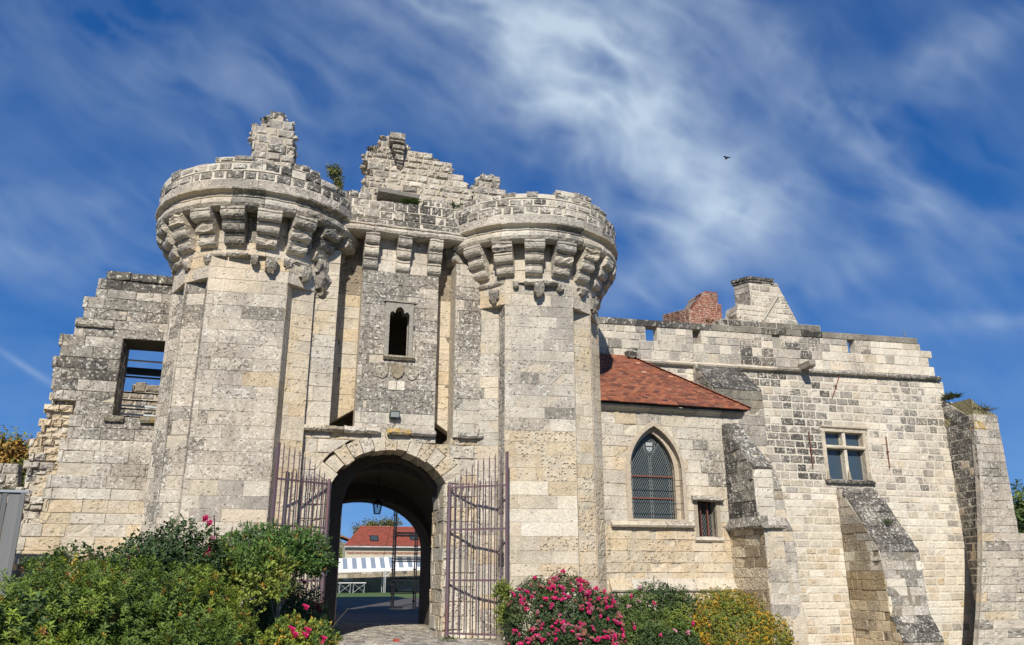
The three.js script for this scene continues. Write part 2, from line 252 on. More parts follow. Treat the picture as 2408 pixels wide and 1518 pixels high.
// a moulded block: the profile [w, v] drawn along u
function sweep(P, prof, u0, u1, o = {}) {
  const n = o.n ?? 3, er = o.erode ?? .008, e = .014, us = [u0, u0 + e]; for (let i = 1; i < n; i++) us.push(mix(u0, u1, i / n)); us.push(u1 - e, u1);
  let wm = 1e9, vlo = 1e9, vhi = -1e9; prof.forEach(([w, v]) => { wm = Math.min(wm, w); vlo = Math.min(vlo, v); vhi = Math.max(vhi, v); }); const vc = (vlo + vhi) / 2;
  const len = [0]; prof.forEach((p, i) => { const q = prof[(i + 1) % prof.length]; len.push(len[i] + Math.hypot(q[0] - p[0], q[1] - p[1])); });
  const k = 1 / SHEET, su = R(), sv = R(), pos = [], uv = [], col = [], idx = [], m = prof.length, sd = rr(0, 50);
  us.forEach((u, i) => { const end = i === 0 || i === us.length - 1; for (let j = 0; j <= m; j++) { const [w, v] = prof[j % m]; const inner = w < wm + .01; const ww = end && !inner ? w - .012 : w, v2 = end ? mix(v, vc, .02) : v; const p = P(u, v2, ww), d = inner ? 0 : er * (n3(p.x * 9 + sd, p.y * 9, p.z * 9) + .5 * n3(p.x * 23 + sd, p.y * 23, p.z * 23)); const p2 = P(u, v2 + d * .6, ww + d); pos.push(p2.x, p2.y, p2.z); uv.push(su + (u - u0) * k, sv + len[j] * k); col.push(...tintAt(p2, o.tint || [1, 1, 1], o.tamp)); } });
  for (let i = 0; i + 1 < us.length; i++) for (let j = 0; j < m; j++) { const a = i * (m + 1) + j, b = a + m + 1; idx.push(a, b, b + 1, a, b + 1, a + 1); }
  const tri = THREE.ShapeUtils.triangulateShape(prof.map(([w, v]) => new THREE.Vector2(w, v)), []), z = (us.length - 1) * (m + 1);
  tri.forEach(([a, b, c]) => { idx.push(a, b, c, z + a, z + c, z + b); });
  const G = geoOf(pos, uv, col, idx); G.userData = { tile: o.tile ?? 8 }; return G;
}
function slab(pts, z0, z1, o = {}) {   // a polygon in x,y with thickness in z, as stone
  const prof = pts.map(([x, y]) => [x, y]); const P = (u, v, w) => V(w, v, -u); const g = sweep(P, prof, -z1, -z0, { n: 1, erode: .004, ...o }), q = g.attributes.position, t = g.attributes.uv, a = R(), b = R(); for (let i = 0; i < q.count; i++) t.setXY(i, a + q.getX(i) / SHEET, b + (q.getY(i) + q.getZ(i)) / SHEET); return g;
}
// ---------- ground ----------
{
  const g = new THREE.PlaneGeometry(900, 900, 90, 90); g.rotateX(-Math.PI / 2);
  const p = g.attributes.position; for (let i = 0; i < p.count; i++) { const x = p.getX(i), z = p.getZ(i); p.setY(i, -.03 - 1.25 * sm(7.5, 11, x) * sm(-30, -2, z) + .04 * n3(x * .2, 0, z * .2)); const u = g.attributes.uv; u.setXY(i, x * .3, z * .3); }
  g.computeVertexNormals();
  structure('ground', new THREE.Mesh(g, std([.12, .115, .07], { map: grainMap, bumpMap: bumpN, bumpScale: .03, roughness: 1 })));
}

// ---------- choosing a kind of stone ----------
const pick = (arr) => { let s = 0; arr.forEach((a) => s += a[1]); const q = HERE ? clamp(.5 + 1.15 * fbm(HERE.x * .75 + arr.length * 5 + arr[0][0], HERE.y * .85, HERE.z * .75, 3)) : 0; let r = (HERE && R() < .76 ? clamp(q, 0, .999) : R()) * s; for (const a of arr) { r -= a[1]; if (r <= 0) return a[0]; } return arr[0][0]; };
const T1 = (a = .10) => { const m = rr(1 - a * .7, 1 + a * .7), h = rr(-.015, .015); return [m * (1 + h), m, m * (1 - h)]; };
const patch = (p, s = .5, k = 0) => fbm(p.x * s + k, p.y * s, p.z * s - k, 3);

// ---------- the two gate towers ----------
const LC = [-3.28, -1.05], RC = [3.95, -.85], RS = 1.98, Y_SOFFIT = 8.0, Y_STR = 8.58, Y_LIP = 10.02;
function towerPlan(c, phi, gateSide) {
  const rot = (x, z) => { const a = phi * Math.PI / 180; return [c[0] + x * Math.cos(a) + z * Math.sin(a), c[1] - x * Math.sin(a) + z * Math.cos(a)]; };
  const pol = (d, r = RS) => rot(r * Math.sin(d * Math.PI / 180), r * Math.cos(d * Math.PI / 180));
  const hw = .89, zf = 1.84, half = (s) => ({ pil: rot(s * hw, zf), deep: rot(s * (hw + .10), 1.47), e1: pol(s * 49, 1.99), d2: pol(s * 50, 1.74), e2: pol(s * 78, 1.99), d3: pol(s * 80, 1.8), e3: pol(s * 108, 1.98) });
  return { L: half(-1), Rr: half(1), pol };
}
const ring = (T, name, c, prof, a0, a1, step, gap, o, mat = stoneMat) => { const P = onDrum(c, RS); for (let a = a0; a < a1; a += step) { const s = step * rr(.97, 1.03); part(T, name, sweep(P, prof, (a + gap) * RS, (Math.min(a + step, a1)) * RS, { n: 3, ...o, tile: typeof o.tile === 'function' ? o.tile() : o.tile, tint: T1(.08) }), mat); } };
const rad = Math.PI / 180;
function tier(w0, w1, y0, y1, broken = 0) {
  const r = .15, pts = [[-.12, y0], [Math.max(w0, w1 - r), y0 + .01]];
  for (let i = 1; i <= 4; i++) { const a = i / 4 * Math.PI / 2; pts.push([w1 - r + r * Math.sin(a), y0 + r - r * Math.cos(a)]); }
  pts.push([w1, y1 - .085], [w1 - .03, y1 - .08], [w1 - .03, y1 - .058], [w1 + .004, y1 - .052], [w1 + .004, y1], [-.12, y1]);
  if (broken) pts.forEach((p) => { if (p[0] > 0) p[0] *= 1 - broken * rr(.2, .5); });
  return pts;
}
function tower(name, label, c, phi, opt) {
  const T = thing(name, label, 'tower', [c[0], 0, c[1]], 'round gate towers'), pl = towerPlan(c, phi), gate = opt.gate;  // gate: +1 the gate lies to the right of this tower
  // plan polygons, left to right round the front, closed behind
  const low = [pl.L.e3, pl.L.d3, pl.L.e2, pl.L.d2, pl.L.e1, pl.L.deep, pl.L.pil, pl.Rr.pil, pl.Rr.deep, pl.Rr.e1, pl.Rr.d2, pl.Rr.e2, pl.Rr.d3, pl.Rr.e3, pl.pol(150, 1.9), pl.pol(180, 1.9), pl.pol(-150, 1.9)];
  const high = [pl.L.e3, pl.L.e2, pl.L.e1, pl.L.pil, pl.Rr.pil, pl.Rr.e1, pl.Rr.e2, pl.Rr.e3, pl.pol(150, 1.9), pl.pol(180, 1.9), pl.pol(-150, 1.9)];
  const prism = (pts, y0, y1, inset) => { const cx = c[0], cz = c[1], s = new THREE.Shape(pts.map(([x, z]) => { const d = Math.hypot(x - cx, z - cz), k = (d - inset) / d; return new THREE.Vector2(cx + (x - cx) * k, -(cz + (z - cz) * k)); })); const g = new THREE.ExtrudeGeometry(s, { depth: y1 - y0, bevelEnabled: false }); g.rotateX(-Math.PI / 2); g.translate(0, y0, 0); const uv = g.attributes.uv, p = g.attributes.position; for (let i = 0; i < uv.count; i++) uv.setXY(i, (p.getX(i) + p.getZ(i)) * .7, p.getY(i) * .7); return g; };
  part(T, 'shaft_core', prism(low, -.6, Y_SOFFIT, .007), mortarC); part(T, 'shaft_head_core', prism(high, Y_SOFFIT, Y_STR + .02, .007), mortarC);
  const pcs = [];
  const face = (A, B, v0, v1, kind, extra = {}) => { const P = onPlane(A, B); pcs.push(...masonry({ P, v0, v1, ch: .30, W: [.5, 1.05], span: () => [[.004, P.L - .004]], joint: .009, proud: .003, uneven: .002, rough: .004, bev: .010, depth: .06, look: (q) => opt.look(kind, q), dents: .05, ...extra }).pieces); };
  const yb = opt.base ?? -.2;
  for (const s of ['L', 'Rr']) {
    const h = pl[s], fl = s === 'L', g2 = (fl ? -1 : 1) === gate, F = (A, B, ...r) => fl ? face(B, A, ...r) : face(A, B, ...r);
    F(h.pil, h.deep, yb, Y_SOFFIT, 'side', { W: [.3, .6] }); F(h.deep, h.e1, yb, Y_SOFFIT, 'recess'); F(h.pil, h.e1, Y_SOFFIT, Y_STR, 'head');
    if (!g2) { F(h.e1, h.d2, yb, Y_SOFFIT, 'side', { W: [.3, .6] }); F(h.d2, h.e2, yb, Y_SOFFIT, 'recess'); F(h.e2, h.d3, yb, Y_SOFFIT, 'side'); F(h.d3, h.e3, yb, Y_SOFFIT, 'recess'); F(h.e1, h.e2, Y_SOFFIT, Y_STR, 'head'); F(h.e2, h.e3, Y_SOFFIT, Y_STR, 'head'); }
  }
  face(pl.L.pil, pl.Rr.pil, yb, Y_STR, 'pilaster');
  lay(T, 'stone', pcs);
  // drum behind the corbels
  const D = onDrum(c, RS), a0 = -118 * rad, a1 = 118 * rad;
  const drum = masonry({ P: D, v0: Y_STR, v1: 9.9, ch: .33, W: [.45, .8], span: () => [[a0 * RS, a1 * RS]], joint: .012, proud: .004, uneven: .006, bev: .015, depth: .08, look: (q) => opt.look('drum', q), coreMat: 1, thick: 1.2, inset: .016 });
  layCore(T, 'drum_core', drum.core, mortarC); lay(T, 'drum_stone', drum.pieces);
  // string course, worn through in places
  { const prof = [[-.1, Y_STR - .05], [.05, Y_STR - .05], [.085, Y_STR - .01], [.085, Y_STR + .02], [.03, Y_STR + .05], [-.1, Y_STR + .05]]; for (let a = a0; a < a1; a += 14 * rad) if (R() > .15) part(T, 'string_course', sweep(D, prof, (a + .005) * RS, (a + 13.6 * rad) * RS, { n: 4, erode: .03, tile: pick([[8, 2], [3, 2], [10, 1]]), tint: T1() }), stoneMat); }
  // corbels, three tiers each
  for (const [deg, br] of opt.corbels) {
    const g = new THREE.Group(); g.name = 'corbel'; const m = D(deg * rad * RS, 9.2, .2); g.position.copy(m).sub(T.position); T.add(g); const u = deg * rad * RS, hw = rr(.205, .23);
    [[.02, .20, 8.76, 9.03], [.12, .37, 9.03, 9.295], [.26, .54, 9.295, 9.565]].forEach(([w0, w1, y0, y1], i) => { const b = br && i < 2 ? br : R() < .12 ? .25 : 0; part(g, 'corbel_stone', sweep(D, tier(w0, w1, y0, y1, b), u - hw, u + hw, { n: 4, erode: b ? .05 : .016, tile: pick(opt.corbelTiles), tint: T1(.1) }), stoneMat); });
  }
  // moulded cornice: soffit slab, roll, hollow, lip
  ring(T, 'cornice_stone', c, [[.24, 9.56], [.36, 9.54], [.45, 9.55], [.525, 9.59], [.57, 9.66], [.565, 9.74], [.52, 9.80], [.455, 9.825], [.455, 9.85], [.485, 9.855], [.485, 9.875], [.44, 9.885], [.45, 9.945], [.52, 9.975], [.61, Y_LIP - .03], [.62, Y_LIP + .008], [.24, Y_LIP + .008]], a0, a1, 17 * rad, .003, { erode: .014, n: 5, tile: () => pick([[8, 4], [0, 2], [10, 2], [1, 1]]) });
  { const g = new THREE.CylinderGeometry(2.28, 2.28, .10, 48); g.translate(c[0], Y_LIP - .03, c[1]); part(T, 'wall_walk', g, mortarD); }
  // parapet
  const RPA = 2.545, PD = onDrum(c, RPA), top = (u) => { const d = u / RPA / rad, pr = opt.profile; for (let i = 0; i + 1 < pr.length; i++) if (d <= pr[i + 1][0]) return mix(pr[i][1], pr[i + 1][1], clamp((d - pr[i][0]) / (pr[i + 1][0] - pr[i][0]))); return pr[pr.length - 1][1]; };
  const rows = [[Y_LIP, 10.25], [10.25, 10.49], [10.49, 10.71], [10.71, 10.86], [10.86, 11.02]], pp = [], cc = [];
  rows.forEach(([v0, v1], ri) => {
    let spans = []; if (ri < 2) spans = [[a0 * RPA, a1 * RPA]]; else { let s = null; for (let u = a0 * RPA; u <= a1 * RPA; u += .12) { const on = top(u) > (v0 + v1) / 2 - .04; if (on && s === null) s = u; if (!on && s !== null) { spans.push([s, u]); s = null; } } if (s !== null) spans.push([s, a1 * RPA]); }
    const m = masonry({ P: PD, rows: [[v0, v1]], W: ri ? [.24, .46] : [.7, 1.25], span: () => spans, joint: ri ? .034 : .010, proud: ri ? .006 : .02, uneven: ri ? .012 : .003, rough: .014, bev: ri ? .055 : .015, depth: ri ? .34 : .3, topDepth: true, endDepth: .34, ragged: () => ri > 1 ? [.06, .06] : [0, 0], wob: ri ? .012 : 0, topWob: ri > 1 ? .05 : 0, look: (q) => ri > 1 && R() < .07 ? null : opt.look(ri ? 'parapet' : 'lip', q), coreMat: 1, thick: .36, inset: ri ? .012 : .012 });
    pp.push(...m.pieces); cc.push(...m.core);
  });
  lay(T, 'parapet_stone', pp); layCore(T, 'parapet_mortar', cc, mortarW);
  // carved heads under the string course
  for (const [deg, y, s] of opt.heads) { const g = new THREE.Group(); g.name = 'carved_head'; const b = D(deg * rad * RS, y, .06); g.position.copy(b).sub(T.position); T.add(g); const u = deg * rad * RS; part(g, 'bracket', sweep(D, [[-.1, y + .05 * s], [.1 * s, y + .06 * s], [.16 * s, y + .22 * s], [.13 * s, y + .34 * s], [-.1, y + .36 * s]], u - .13 * s, u + .13 * s, { erode: .03, tile: 10, n: 5 }), stoneMat); const hd = new THREE.BoxGeometry(.17 * s, .15 * s, .12 * s, 3, 3, 3); const pa = hd.attributes.position; for (let i = 0; i < pa.count; i++) { const x = pa.getX(i), yy = pa.getY(i), z = pa.getZ(i), k = .82 + .35 * n3(x * 19 + deg, yy * 19, z * 19); pa.setXYZ(i, x * k * (1 + yy * 2), yy * k, z * k); } hd.computeVertexNormals(); hd.rotateX(.5); hd.rotateY(deg * rad); const hp = D(u, y + .03, .07 * s); hd.translate(hp.x, hp.y, hp.z); part(g, 'face', hd, carveMat); }
  return T;
}
const carveMat = std([.46, .40, .31], { map: grainMap, bumpMap: bumpN, bumpScale: .03, roughness: 1 });
const lookCommon = (kind, { v, p }) => {
  if (kind === 'parapet') return { tile: pick([[5, 4], [4, 6], [3, 2], [9, 1.5], [11, .1]]), tint: T1(.14) };
  if (kind === 'lip') return { tile: pick([[9, 4], [3, 3], [4, 2]]), tint: T1(.06) };
  if (kind === 'drum') return { tile: pick([[8, 4], [1, 2], [0, 2], [10, 2]]), tint: T1(.08) };
  if (kind === 'head') return { tile: pick([[0, 3], [1, 3], [8, 2]]), tint: T1(.08) };
  return null;
};
const leftTower = tower('round_tower', 'grey lichened round tower left of the gate, topped by a broken pier', LC, -5, {
  gate: 1,
  look: (kind, q) => {
    const c = lookCommon(kind, q); if (c) return c; const { v, p } = q, n = patch(p, .7);
    if (kind === 'pilaster') { if (v > 7.6) return { tile: pick([[8, 3], [0, 2], [1, 2]]), tint: T1() }; if (v > 3.4) return { tile: n > .28 && R() < .4 ? 1 : pick([[3, 6], [4, 1.2], [8, 1.5], [10, 1]]), tint: T1(.06), dents: .12 }; return { tile: pick([[8, 5], [9, 1.5], [0, 3], [3, 1.5]]), tint: T1(.06) }; }
    if (kind === 'recess') return p.x > -2.6 ? { tile: pick([[1, 4], [2, 2.2], [0, 2]]), tint: T1(.08), dents: .15 } : { tile: pick([[3, 5], [4, 3], [8, 2]]), tint: T1(.07) };
    return p.x > -2.8 ? { tile: pick([[0, 2], [1, 3], [8, 1]]), tint: T1() } : { tile: pick([[4, 3], [3, 3]]), tint: T1() };
  },
  corbels: [[-110, 0], [-91, 0], [-72, 0], [-53, 0], [-33.5, .2], [-15, 0], [4.5, 0], [24.5, .15], [44.5, .5], [64, .8], [84, .5]], corbelTiles: [[8, 4], [10, 2], [0, 2], [1, 1], [3, 1]],
  profile: [[-120, 10.62], [-75, 10.6], [-66, 10.66], [-60, 10.74], [-55, 10.64], [-46, 10.58], [-42, 10.66], [-31, 10.68], [-28.5, 10.84], [-10, 10.84], [-8, 10.74], [14, 10.74], [17, 10.86], [27, 10.80], [31, 10.68], [37, 10.58], [60, 10.6], [120, 10.6]],
  heads: [[-52, 8.3, .8], [-33, 8.34, .7], [-2, 8.36, .6], [9, 8.2, .95], [20, 8.36, .7], [33, 8.15, 1.1], [50, 8.0, 1.5], [47, 8.42, 1.2]],
});
const rightTower = tower('round_tower', 'cream round tower right of the gate with pitted pilaster and whole corbel ring', RC, -8, {
  gate: -1,
  look: (kind, q) => {
    const c = lookCommon(kind, q); if (c) return c; const { u, v, p } = q, n = patch(p, .6, 5);
    if (kind === 'pilaster') { if (v < 3.55) return { tile: v < 2.3 && u > 1 && R() < .75 ? 6 : pick([[0, 6], [7, 2], [1, .6]]), tint: T1(.05), dents: 0 }; if (v < 4.9) return { tile: u > .5 || R() < .5 ? pick([[6, 4], [1, 2], [2, 2]]) : pick([[8, 2], [1, 2]]), tint: T1(.08), dents: .35 }; if (v < 6.6) return { tile: u < .45 ? pick([[3, 3], [4, 1]]) : pick([[1, 2], [8, 2], [3, 2.4], [10, 1.5], [2, .8]]), tint: T1(.08), dents: .3 }; return { tile: u > .75 ? pick([[9, 4], [8, 2]]) : pick([[0, 4], [8, 3]]), tint: T1(.07) }; }
    if (kind === 'recess') return p.x < 3 ? { tile: v > 7.2 ? pick([[0, 3], [8, 2]]) : pick([[3, 2.5], [1, 2], [8, 2], [4, 1]]), tint: T1(.08) } : { tile: v < 3.6 ? pick([[2, 3], [6, 3]]) : pick([[1, 4], [0, 3], [2, 2]]), tint: T1(.07), dents: .2 };
    return p.x < 3.2 ? { tile: pick([[4, 4], [3, 2], [5, 1]]), tint: T1() } : { tile: pick([[1, 3], [0, 2]]), tint: T1() };
  },
  corbels: [[-93, .4], [-73, .5], [-53, 0], [-33, 0], [-13, 0], [7, .1], [27, 0], [47, 0], [66, 0], [85, 0], [104, 0]], corbelTiles: [[8, 5], [0, 2], [9, 1], [3, 1]],
  profile: [[-120, 10.7], [-75, 10.66], [-62, 10.76], [-50, 10.82], [-35, 10.84], [-20, 10.8], [-3, 10.74], [-1.5, 11.0], [13, 11.0], [22, 10.92], [30, 10.82], [40, 10.74], [52, 10.62], [66, 10.56], [120, 10.55]],
  heads: [[-26, 8.42, .55], [-9, 8.22, .95], [8, 8.4, .6], [-42, 8.1, .95], [28, 8.38, .8], [44, 8.1, 1.0]],
});

// ---------- gatehouse between the towers ----------
const GH = thing('gatehouse', 'gatehouse between the towers with drawbridge slots above a broad arch', 'gatehouse', [.2, 0, 0]);
const rowsLook = (arr, a = .09, extra = {}) => () => ({ tile: pick(arr), tint: T1(a), ...extra });
const AX = .165, AH = 1.34, ASP = 3.5, ARAD = (AH * AH + .77 * .77) / (2 * .77), ACY = ASP + .77 - ARAD, ZA = .2;
{
  const P = onPlane([0, ZA], [1, ZA]);
  const halfAt = (v, rr0) => v < ASP && rr0 === ARAD ? AH : (() => { const d = v - ACY; return Math.abs(d) < rr0 ? Math.sqrt(rr0 * rr0 - d * d) : 0; })();
  const RO = ARAD + .44;
  // jambs and spandrels
  const wall = masonry({ P, v0: -.1, v1: 4.62, ch: .30, cuts: [ASP, 3.72, 4.45], W: [.3, .62], slant: true, span: (v) => { const h = v < ASP ? AH + .001 : v < 3.72 ? AH + (v - ASP) / .22 * .38 : halfAt(v, RO); if (v > 4.45) return [[-2.15, 1.25], [1.62, 2.62]]; return h > .02 ? [[-2.15, AX - h], [AX + h, 2.62]] : [[-2.15, AX], [AX, 2.62]]; }, joint: .016, proud: .01, uneven: .022, rough: .016, bev: .03, dents: .4, wob: .008, depth: .2, look: ({ p }) => ({ tile: pick([[6, 3], [15, 3], [0, 2], [7, 1], [8, 2], [1, 1]]), tint: T1(.1) }), coreMat: 1, thick: .9, inset: .03 });
  lay(GH, 'stone', wall.pieces); layCore(GH, 'wall_core', wall.core, mortarC);
  // voussoirs
  const a = Math.asin(AH / ARAD), PA = (u, v, w) => { const t = u; return V(AX + Math.sin(t) * v, ACY + Math.cos(t) * v, ZA + w); };
  const n = 13; for (let i = 0; i < n; i++) { const t0 = -a * 1.04 + 2.08 * a * i / n, t1 = -a * 1.04 + 2.08 * a * (i + 1) / n, g = .004, lo = ARAD + rr(-.03, .035), hi = RO + rr(-.08, .1); part(GH, 'voussoir', stone(PA, [t0 + g, t1 - g, t0 + g, t1 - g, lo, hi], { proud: .012, uneven: .006, rough: .012, bev: .004, depth: 1.0, uk: 1.8, tile: pick([[0, 3], [15, 1], [6, 2]]), tint: T1(.05), dents: .25 }), stoneMat); }
  // second, deeper order and the passage
  const inner = new THREE.Shape(); inner.moveTo(-3.3, -.2); inner.lineTo(3.9, -.2); inner.lineTo(3.9, 4.36); inner.lineTo(-3.3, 4.36); inner.closePath();
  const hole = (x0, x1, sp, cr) => { const h = new THREE.Path(), cx = (x0 + x1) / 2, w = (x1 - x0) / 2; h.moveTo(x0, -.15); h.lineTo(x0, sp); for (let i = 1; i <= 24; i++) { const t = Math.PI - i / 24 * Math.PI; h.lineTo(cx + Math.cos(t) * w, sp + Math.sin(t) * (cr - sp)); } h.lineTo(x1, -.15); h.closePath(); return h; };
  const ext = (x0, x1, sp, cr, z0, z1) => { const s = inner.clone(); s.holes = [hole(x0, x1, sp, cr)]; const g = new THREE.ExtrudeGeometry(s, { depth: z1 - z0, bevelEnabled: false, curveSegments: 24 }); g.translate(0, 0, z0); const uv = g.attributes.uv, p = g.attributes.position; for (let i = 0; i < uv.count; i++) uv.setXY(i, (p.getX(i) + p.getZ(i)) * .6, (p.getY(i) + p.getZ(i) * .3) * .6); return g; };
  const vaultShade = std([.075, .062, .05], { map: grainMap, bumpMap: bumpN, bumpScale: .04, roughness: 1 });  // vault stone coloured near black, painting in the shade of the passage
  part(GH, 'inner_arch', ext(-.82, AX + AH + .05, 2.9, 4.15, -1.2, -.69), vaultShade);
  part(GH, 'passage_vault', ext(-1.75, 2.2, 2.15, 3.95, -4.6, -1.2), vaultShade);
  part(GH, 'rear_arch', ext(-1.7, 2.16, 2.1, 3.52, -6.1, -4.6), vaultShade);
  // right jamb and passage wall, stones lit from the front
  const rev = (A, B, v0, v1, look, W = [.35, .7]) => masonry({ P: onPlane(A, B), v0, v1, ch: .31, W, span: () => [[0, Math.hypot(B[0] - A[0], B[1] - A[1])]], joint: .014, proud: .008, rough: .012, uneven: .014, look, dents: .25 }).pieces;
  const jl = rowsLook([[6, 3], [8, 3], [1, 2], [3, 1]]);
  lay(GH, 'jamb_stone', [...rev([AX + AH, -1.2], [AX + AH, ZA - .03], -.1, ASP, jl), ...rev([2.2, -4.6], [2.2, -1.2], -.1, 2.1, rowsLook([[12, 3], [15, 3], [8, 1]])), ...rev([AX - AH, ZA - .03], [AX - AH, -1.2], -.1, ASP, rowsLook([[12, 3], [15, 2], [6, 2]]))]);
  // drawbridge panel with its window
  const WX0 = .0, WX1 = .51, WY0 = 6.64, WYS = 7.62, WY1 = 7.94, ZP = .05;
  const PP = onPlane([0, ZP], [1, ZP]);
  const head = (v) => { const c = (WX0 + WX1) / 2; if (v < WYS) return .255; const t = (v - WYS) / (WY1 - WYS); return .255 * Math.sqrt(Math.max(0, 1 - t * t)); };
  const pan = masonry({ P: PP, v0: 4.62, v1: 9.8, ch: .31, cuts: [WY0, WYS, WY1], W: [.4, .8], slant: true, span: (v) => { const c = (WX0 + WX1) / 2; if (v > WY0 && v < WY1 - .01) { const h = head(v) + .06; return [[-.72, c - h], [c + h, 1.24]]; } return [[-.72, 1.24]]; }, joint: .008, proud: .006, rough: .006, uneven: .006, bev: .014, dents: .12, look: ({ u, v }) => { if (u > .0 && u < .5 && v > 5.7 && v < 6.02) return { tile: 7, tint: T1(.04), dents: 0 }; if (v < 5.3) return { tile: pick([[3, 3], [8, 3]]), tint: T1(.06) }; if (v > 8.7) return { tile: pick([[8, 3], [3, 2]]), tint: T1() }; return { tile: pick([[4, 8], [3, 1.4], [5, .7]]), tint: T1(.07) }; }, coreMat: 1, thick: .42, inset: .012 });
  lay(GH, 'panel_stone', pan.pieces); layCore(GH, 'panel_core', pan.core, mortarC);
  // window frame with two cusps
  { const c = (WX0 + WX1) / 2, o = new THREE.Shape(), W2 = .34; o.moveTo(c - W2, WY0 - .01); o.lineTo(c - W2, WY1 + .08); o.lineTo(c + W2, WY1 + .08); o.lineTo(c + W2, WY0 - .01); o.closePath();
    const h = new THREE.Path(); h.moveTo(c - .25, WY0); h.lineTo(c - .25, WYS); const q = (x, y) => h.lineTo(c + x, WYS + y); q(-.25, .08); q(-.235, .13); q(-.20, .165); q(-.15, .16); q(-.115, .12); q(-.11, .185); q(-.08, .25); q(-.03, .29); q(0, .30); q(.03, .29); q(.08, .25); q(.11, .185); q(.115, .12); q(.15, .16); q(.20, .165); q(.235, .13); q(.25, .08); h.lineTo(c + .25, WYS); h.lineTo(c + .25, WY0); h.closePath(); o.holes = [h];
    const g = new THREE.ExtrudeGeometry(o, { depth: .26, bevelEnabled: true, bevelSize: .025, bevelThickness: .03, bevelSegments: 2 }); g.translate(0, 0, ZP - .25); part(GH, 'window_frame', g, std([.40, .37, .32], { map: fineMap, bumpMap: bumpN, bumpScale: .02, roughness: 1 }));
    part(GH, 'drip_mould', sweep(PP, [[0, 8.03], [.07, 8.035], [.08, 8.07], [0, 8.09]], c - .42, c + .40, { tile: 9, erode: .01 }), stoneMat);
    part(GH, 'window_sill', sweep(PP, [[-.2, 6.53], [.06, 6.52], [.11, 6.58], [.10, 6.625], [-.2, 6.64]], c - .37, c + .42, { tile: 11, erode: .02, tint: [.8, .85, .8] }), stoneMat);
    for (const [x, y, t] of [[-.12, 6.22, 4], [.27, 6.24, 12], [.63, 6.22, 4]]) part(GH, 'shield', slab([[x - .15, y + .18], [x - .16, y - .02], [x - .10, y - .14], [x, y - .2], [x + .10, y - .14], [x + .16, y - .02], [x + .15, y + .18]], ZP - .02, ZP + .045, { tile: t, tint: [.9, .9, .85], erode: .02 }), stoneMat);
    for (const dx of [0, .215]) part(GH, 'plaque', slab([[.045 + dx, 5.76], [.245 + dx, 5.76], [.245 + dx, 5.985], [.045 + dx, 5.985]], ZP - .05, ZP + .022, { tile: 7, erode: .002 }), stoneMat);
  }
  // room behind the window, its lit lintel showing
  part(GH, 'chamber', mergeGeometries([boxG(2.6, .2, 2.2, .26, 6.1, -1.5), boxG(2.6, .2, 2.2, .26, 8.3, -1.5), boxG(2.6, 2.2, .2, .26, 7.2, -2.5), boxG(.2, 2.4, 2.2, -1.1, 7.2, -1.5), boxG(.2, 2.4, 2.2, 1.62, 7.2, -1.5)]), mortarD);
  // slots: back walls, with dark sinkings at their feet
  for (const [x0, x1, yl, yr] of [[-1.36, -.70, 4.9, 5.30], [1.22, 1.72, 5.16, 4.84]]) {
    const P4 = onPlane([x0, -.4], [x1, -.4]), m = masonry({ P: P4, v0: Math.min(yl, yr), v1: 9.9, ch: .32, cuts: [Math.max(yl, yr)], W: [.7, .9], slant: true, span: (v) => { const L = x1 - x0, t0 = clamp((v - yl) / (yr - yl || 1)); if (v > Math.max(yl, yr)) return [[0, L]]; if (v < Math.min(yl, yr)) return []; return yl < yr ? [[0, L * t0]] : [[L * t0, L]]; }, joint: .008, proud: .006, rough: .004, bev: .014, look: ({ v }) => ({ tile: v > 8.4 ? 12 : pick([[0, 4], [1, 3], [2, .5]]), tint: T1(.07) }), coreMat: 1, thick: .4 });
    lay(GH, 'slot_stone', m.pieces); layCore(GH, 'slot_core', m.core, mortarC);
  }
  part(GH, 'backing_wall', mergeGeometries([boxG(5.4, 1.9, .3, .2, 5.1, -1.55), boxG(5.4, 1.9, .3, .2, 9.2, -1.2), boxG(1.0, 4, .2, -1.9, 7, -.9), boxG(1.0, 4, .2, 2.2, 7, -.9)]), mortarD);
  // flanking strips between slot and tower
  for (const [x0, x1, z, arr] of [[-2.02, -1.32, .26, [[0, 2], [1, 2], [8, 3], [3, 1.4]]], [1.66, 2.42, .26, [[4, 4], [3, 3], [8, 1.5], [10, 1]]]]) {
    const P5 = onPlane([x0, z], [x1, z]), m = masonry({ P: P5, v0: 4.62, v1: 9.2, ch: .33, W: [.35, .7], span: (v) => [[0, x1 - x0 - (x0 < 0 ? 0 : 0)]], joint: .009, proud: .006, rough: .006, bev: .016, dents: .15, look: rowsLook(arr), coreMat: 1, thick: .66 });
    lay(GH, 'flank_stone', m.pieces); layCore(GH, 'flank_core', m.core, mortarC);
  }
  // ledge over the arch
  for (const [lx, x1, k] of [[-2.0, -1.5, 15], [-1.5, -.98, 12], [-.98, -.48, 3], [-.48, -.12, 15], [.04, .62, 11], [.62, 1.23, 3], [1.78, 2.42, 4]]) part(GH, 'ledge_stone', sweep(P, [[-.2, 4.60], [.13, 4.615], [.17, 4.66], [.15, 4.735], [.05, 4.77], [-.2, 4.79]], lx + .006, x1 - .006, { tile: k, erode: .03, n: 5, tint: T1(.08) }), stoneMat);
  // three corbels, cornice roll, parapet
  for (const x of [-.56, .27, 1.09]) { const g = new THREE.Group(); g.name = 'corbel'; g.position.set(x - .2, 9.3, .2); GH.add(g); [[.0, .13, 8.86, 9.16], [.06, .25, 9.16, 9.45], [.16, .37, 9.45, 9.76]].forEach(([w0, w1, y0, y1]) => part(g, 'corbel_stone', sweep(PP, tier(w0, w1, y0, y1), x - .18, x + .18, { n: 4, erode: .02, tile: pick([[8, 3], [3, 2], [9, 2]]), tint: T1() }), stoneMat)); }
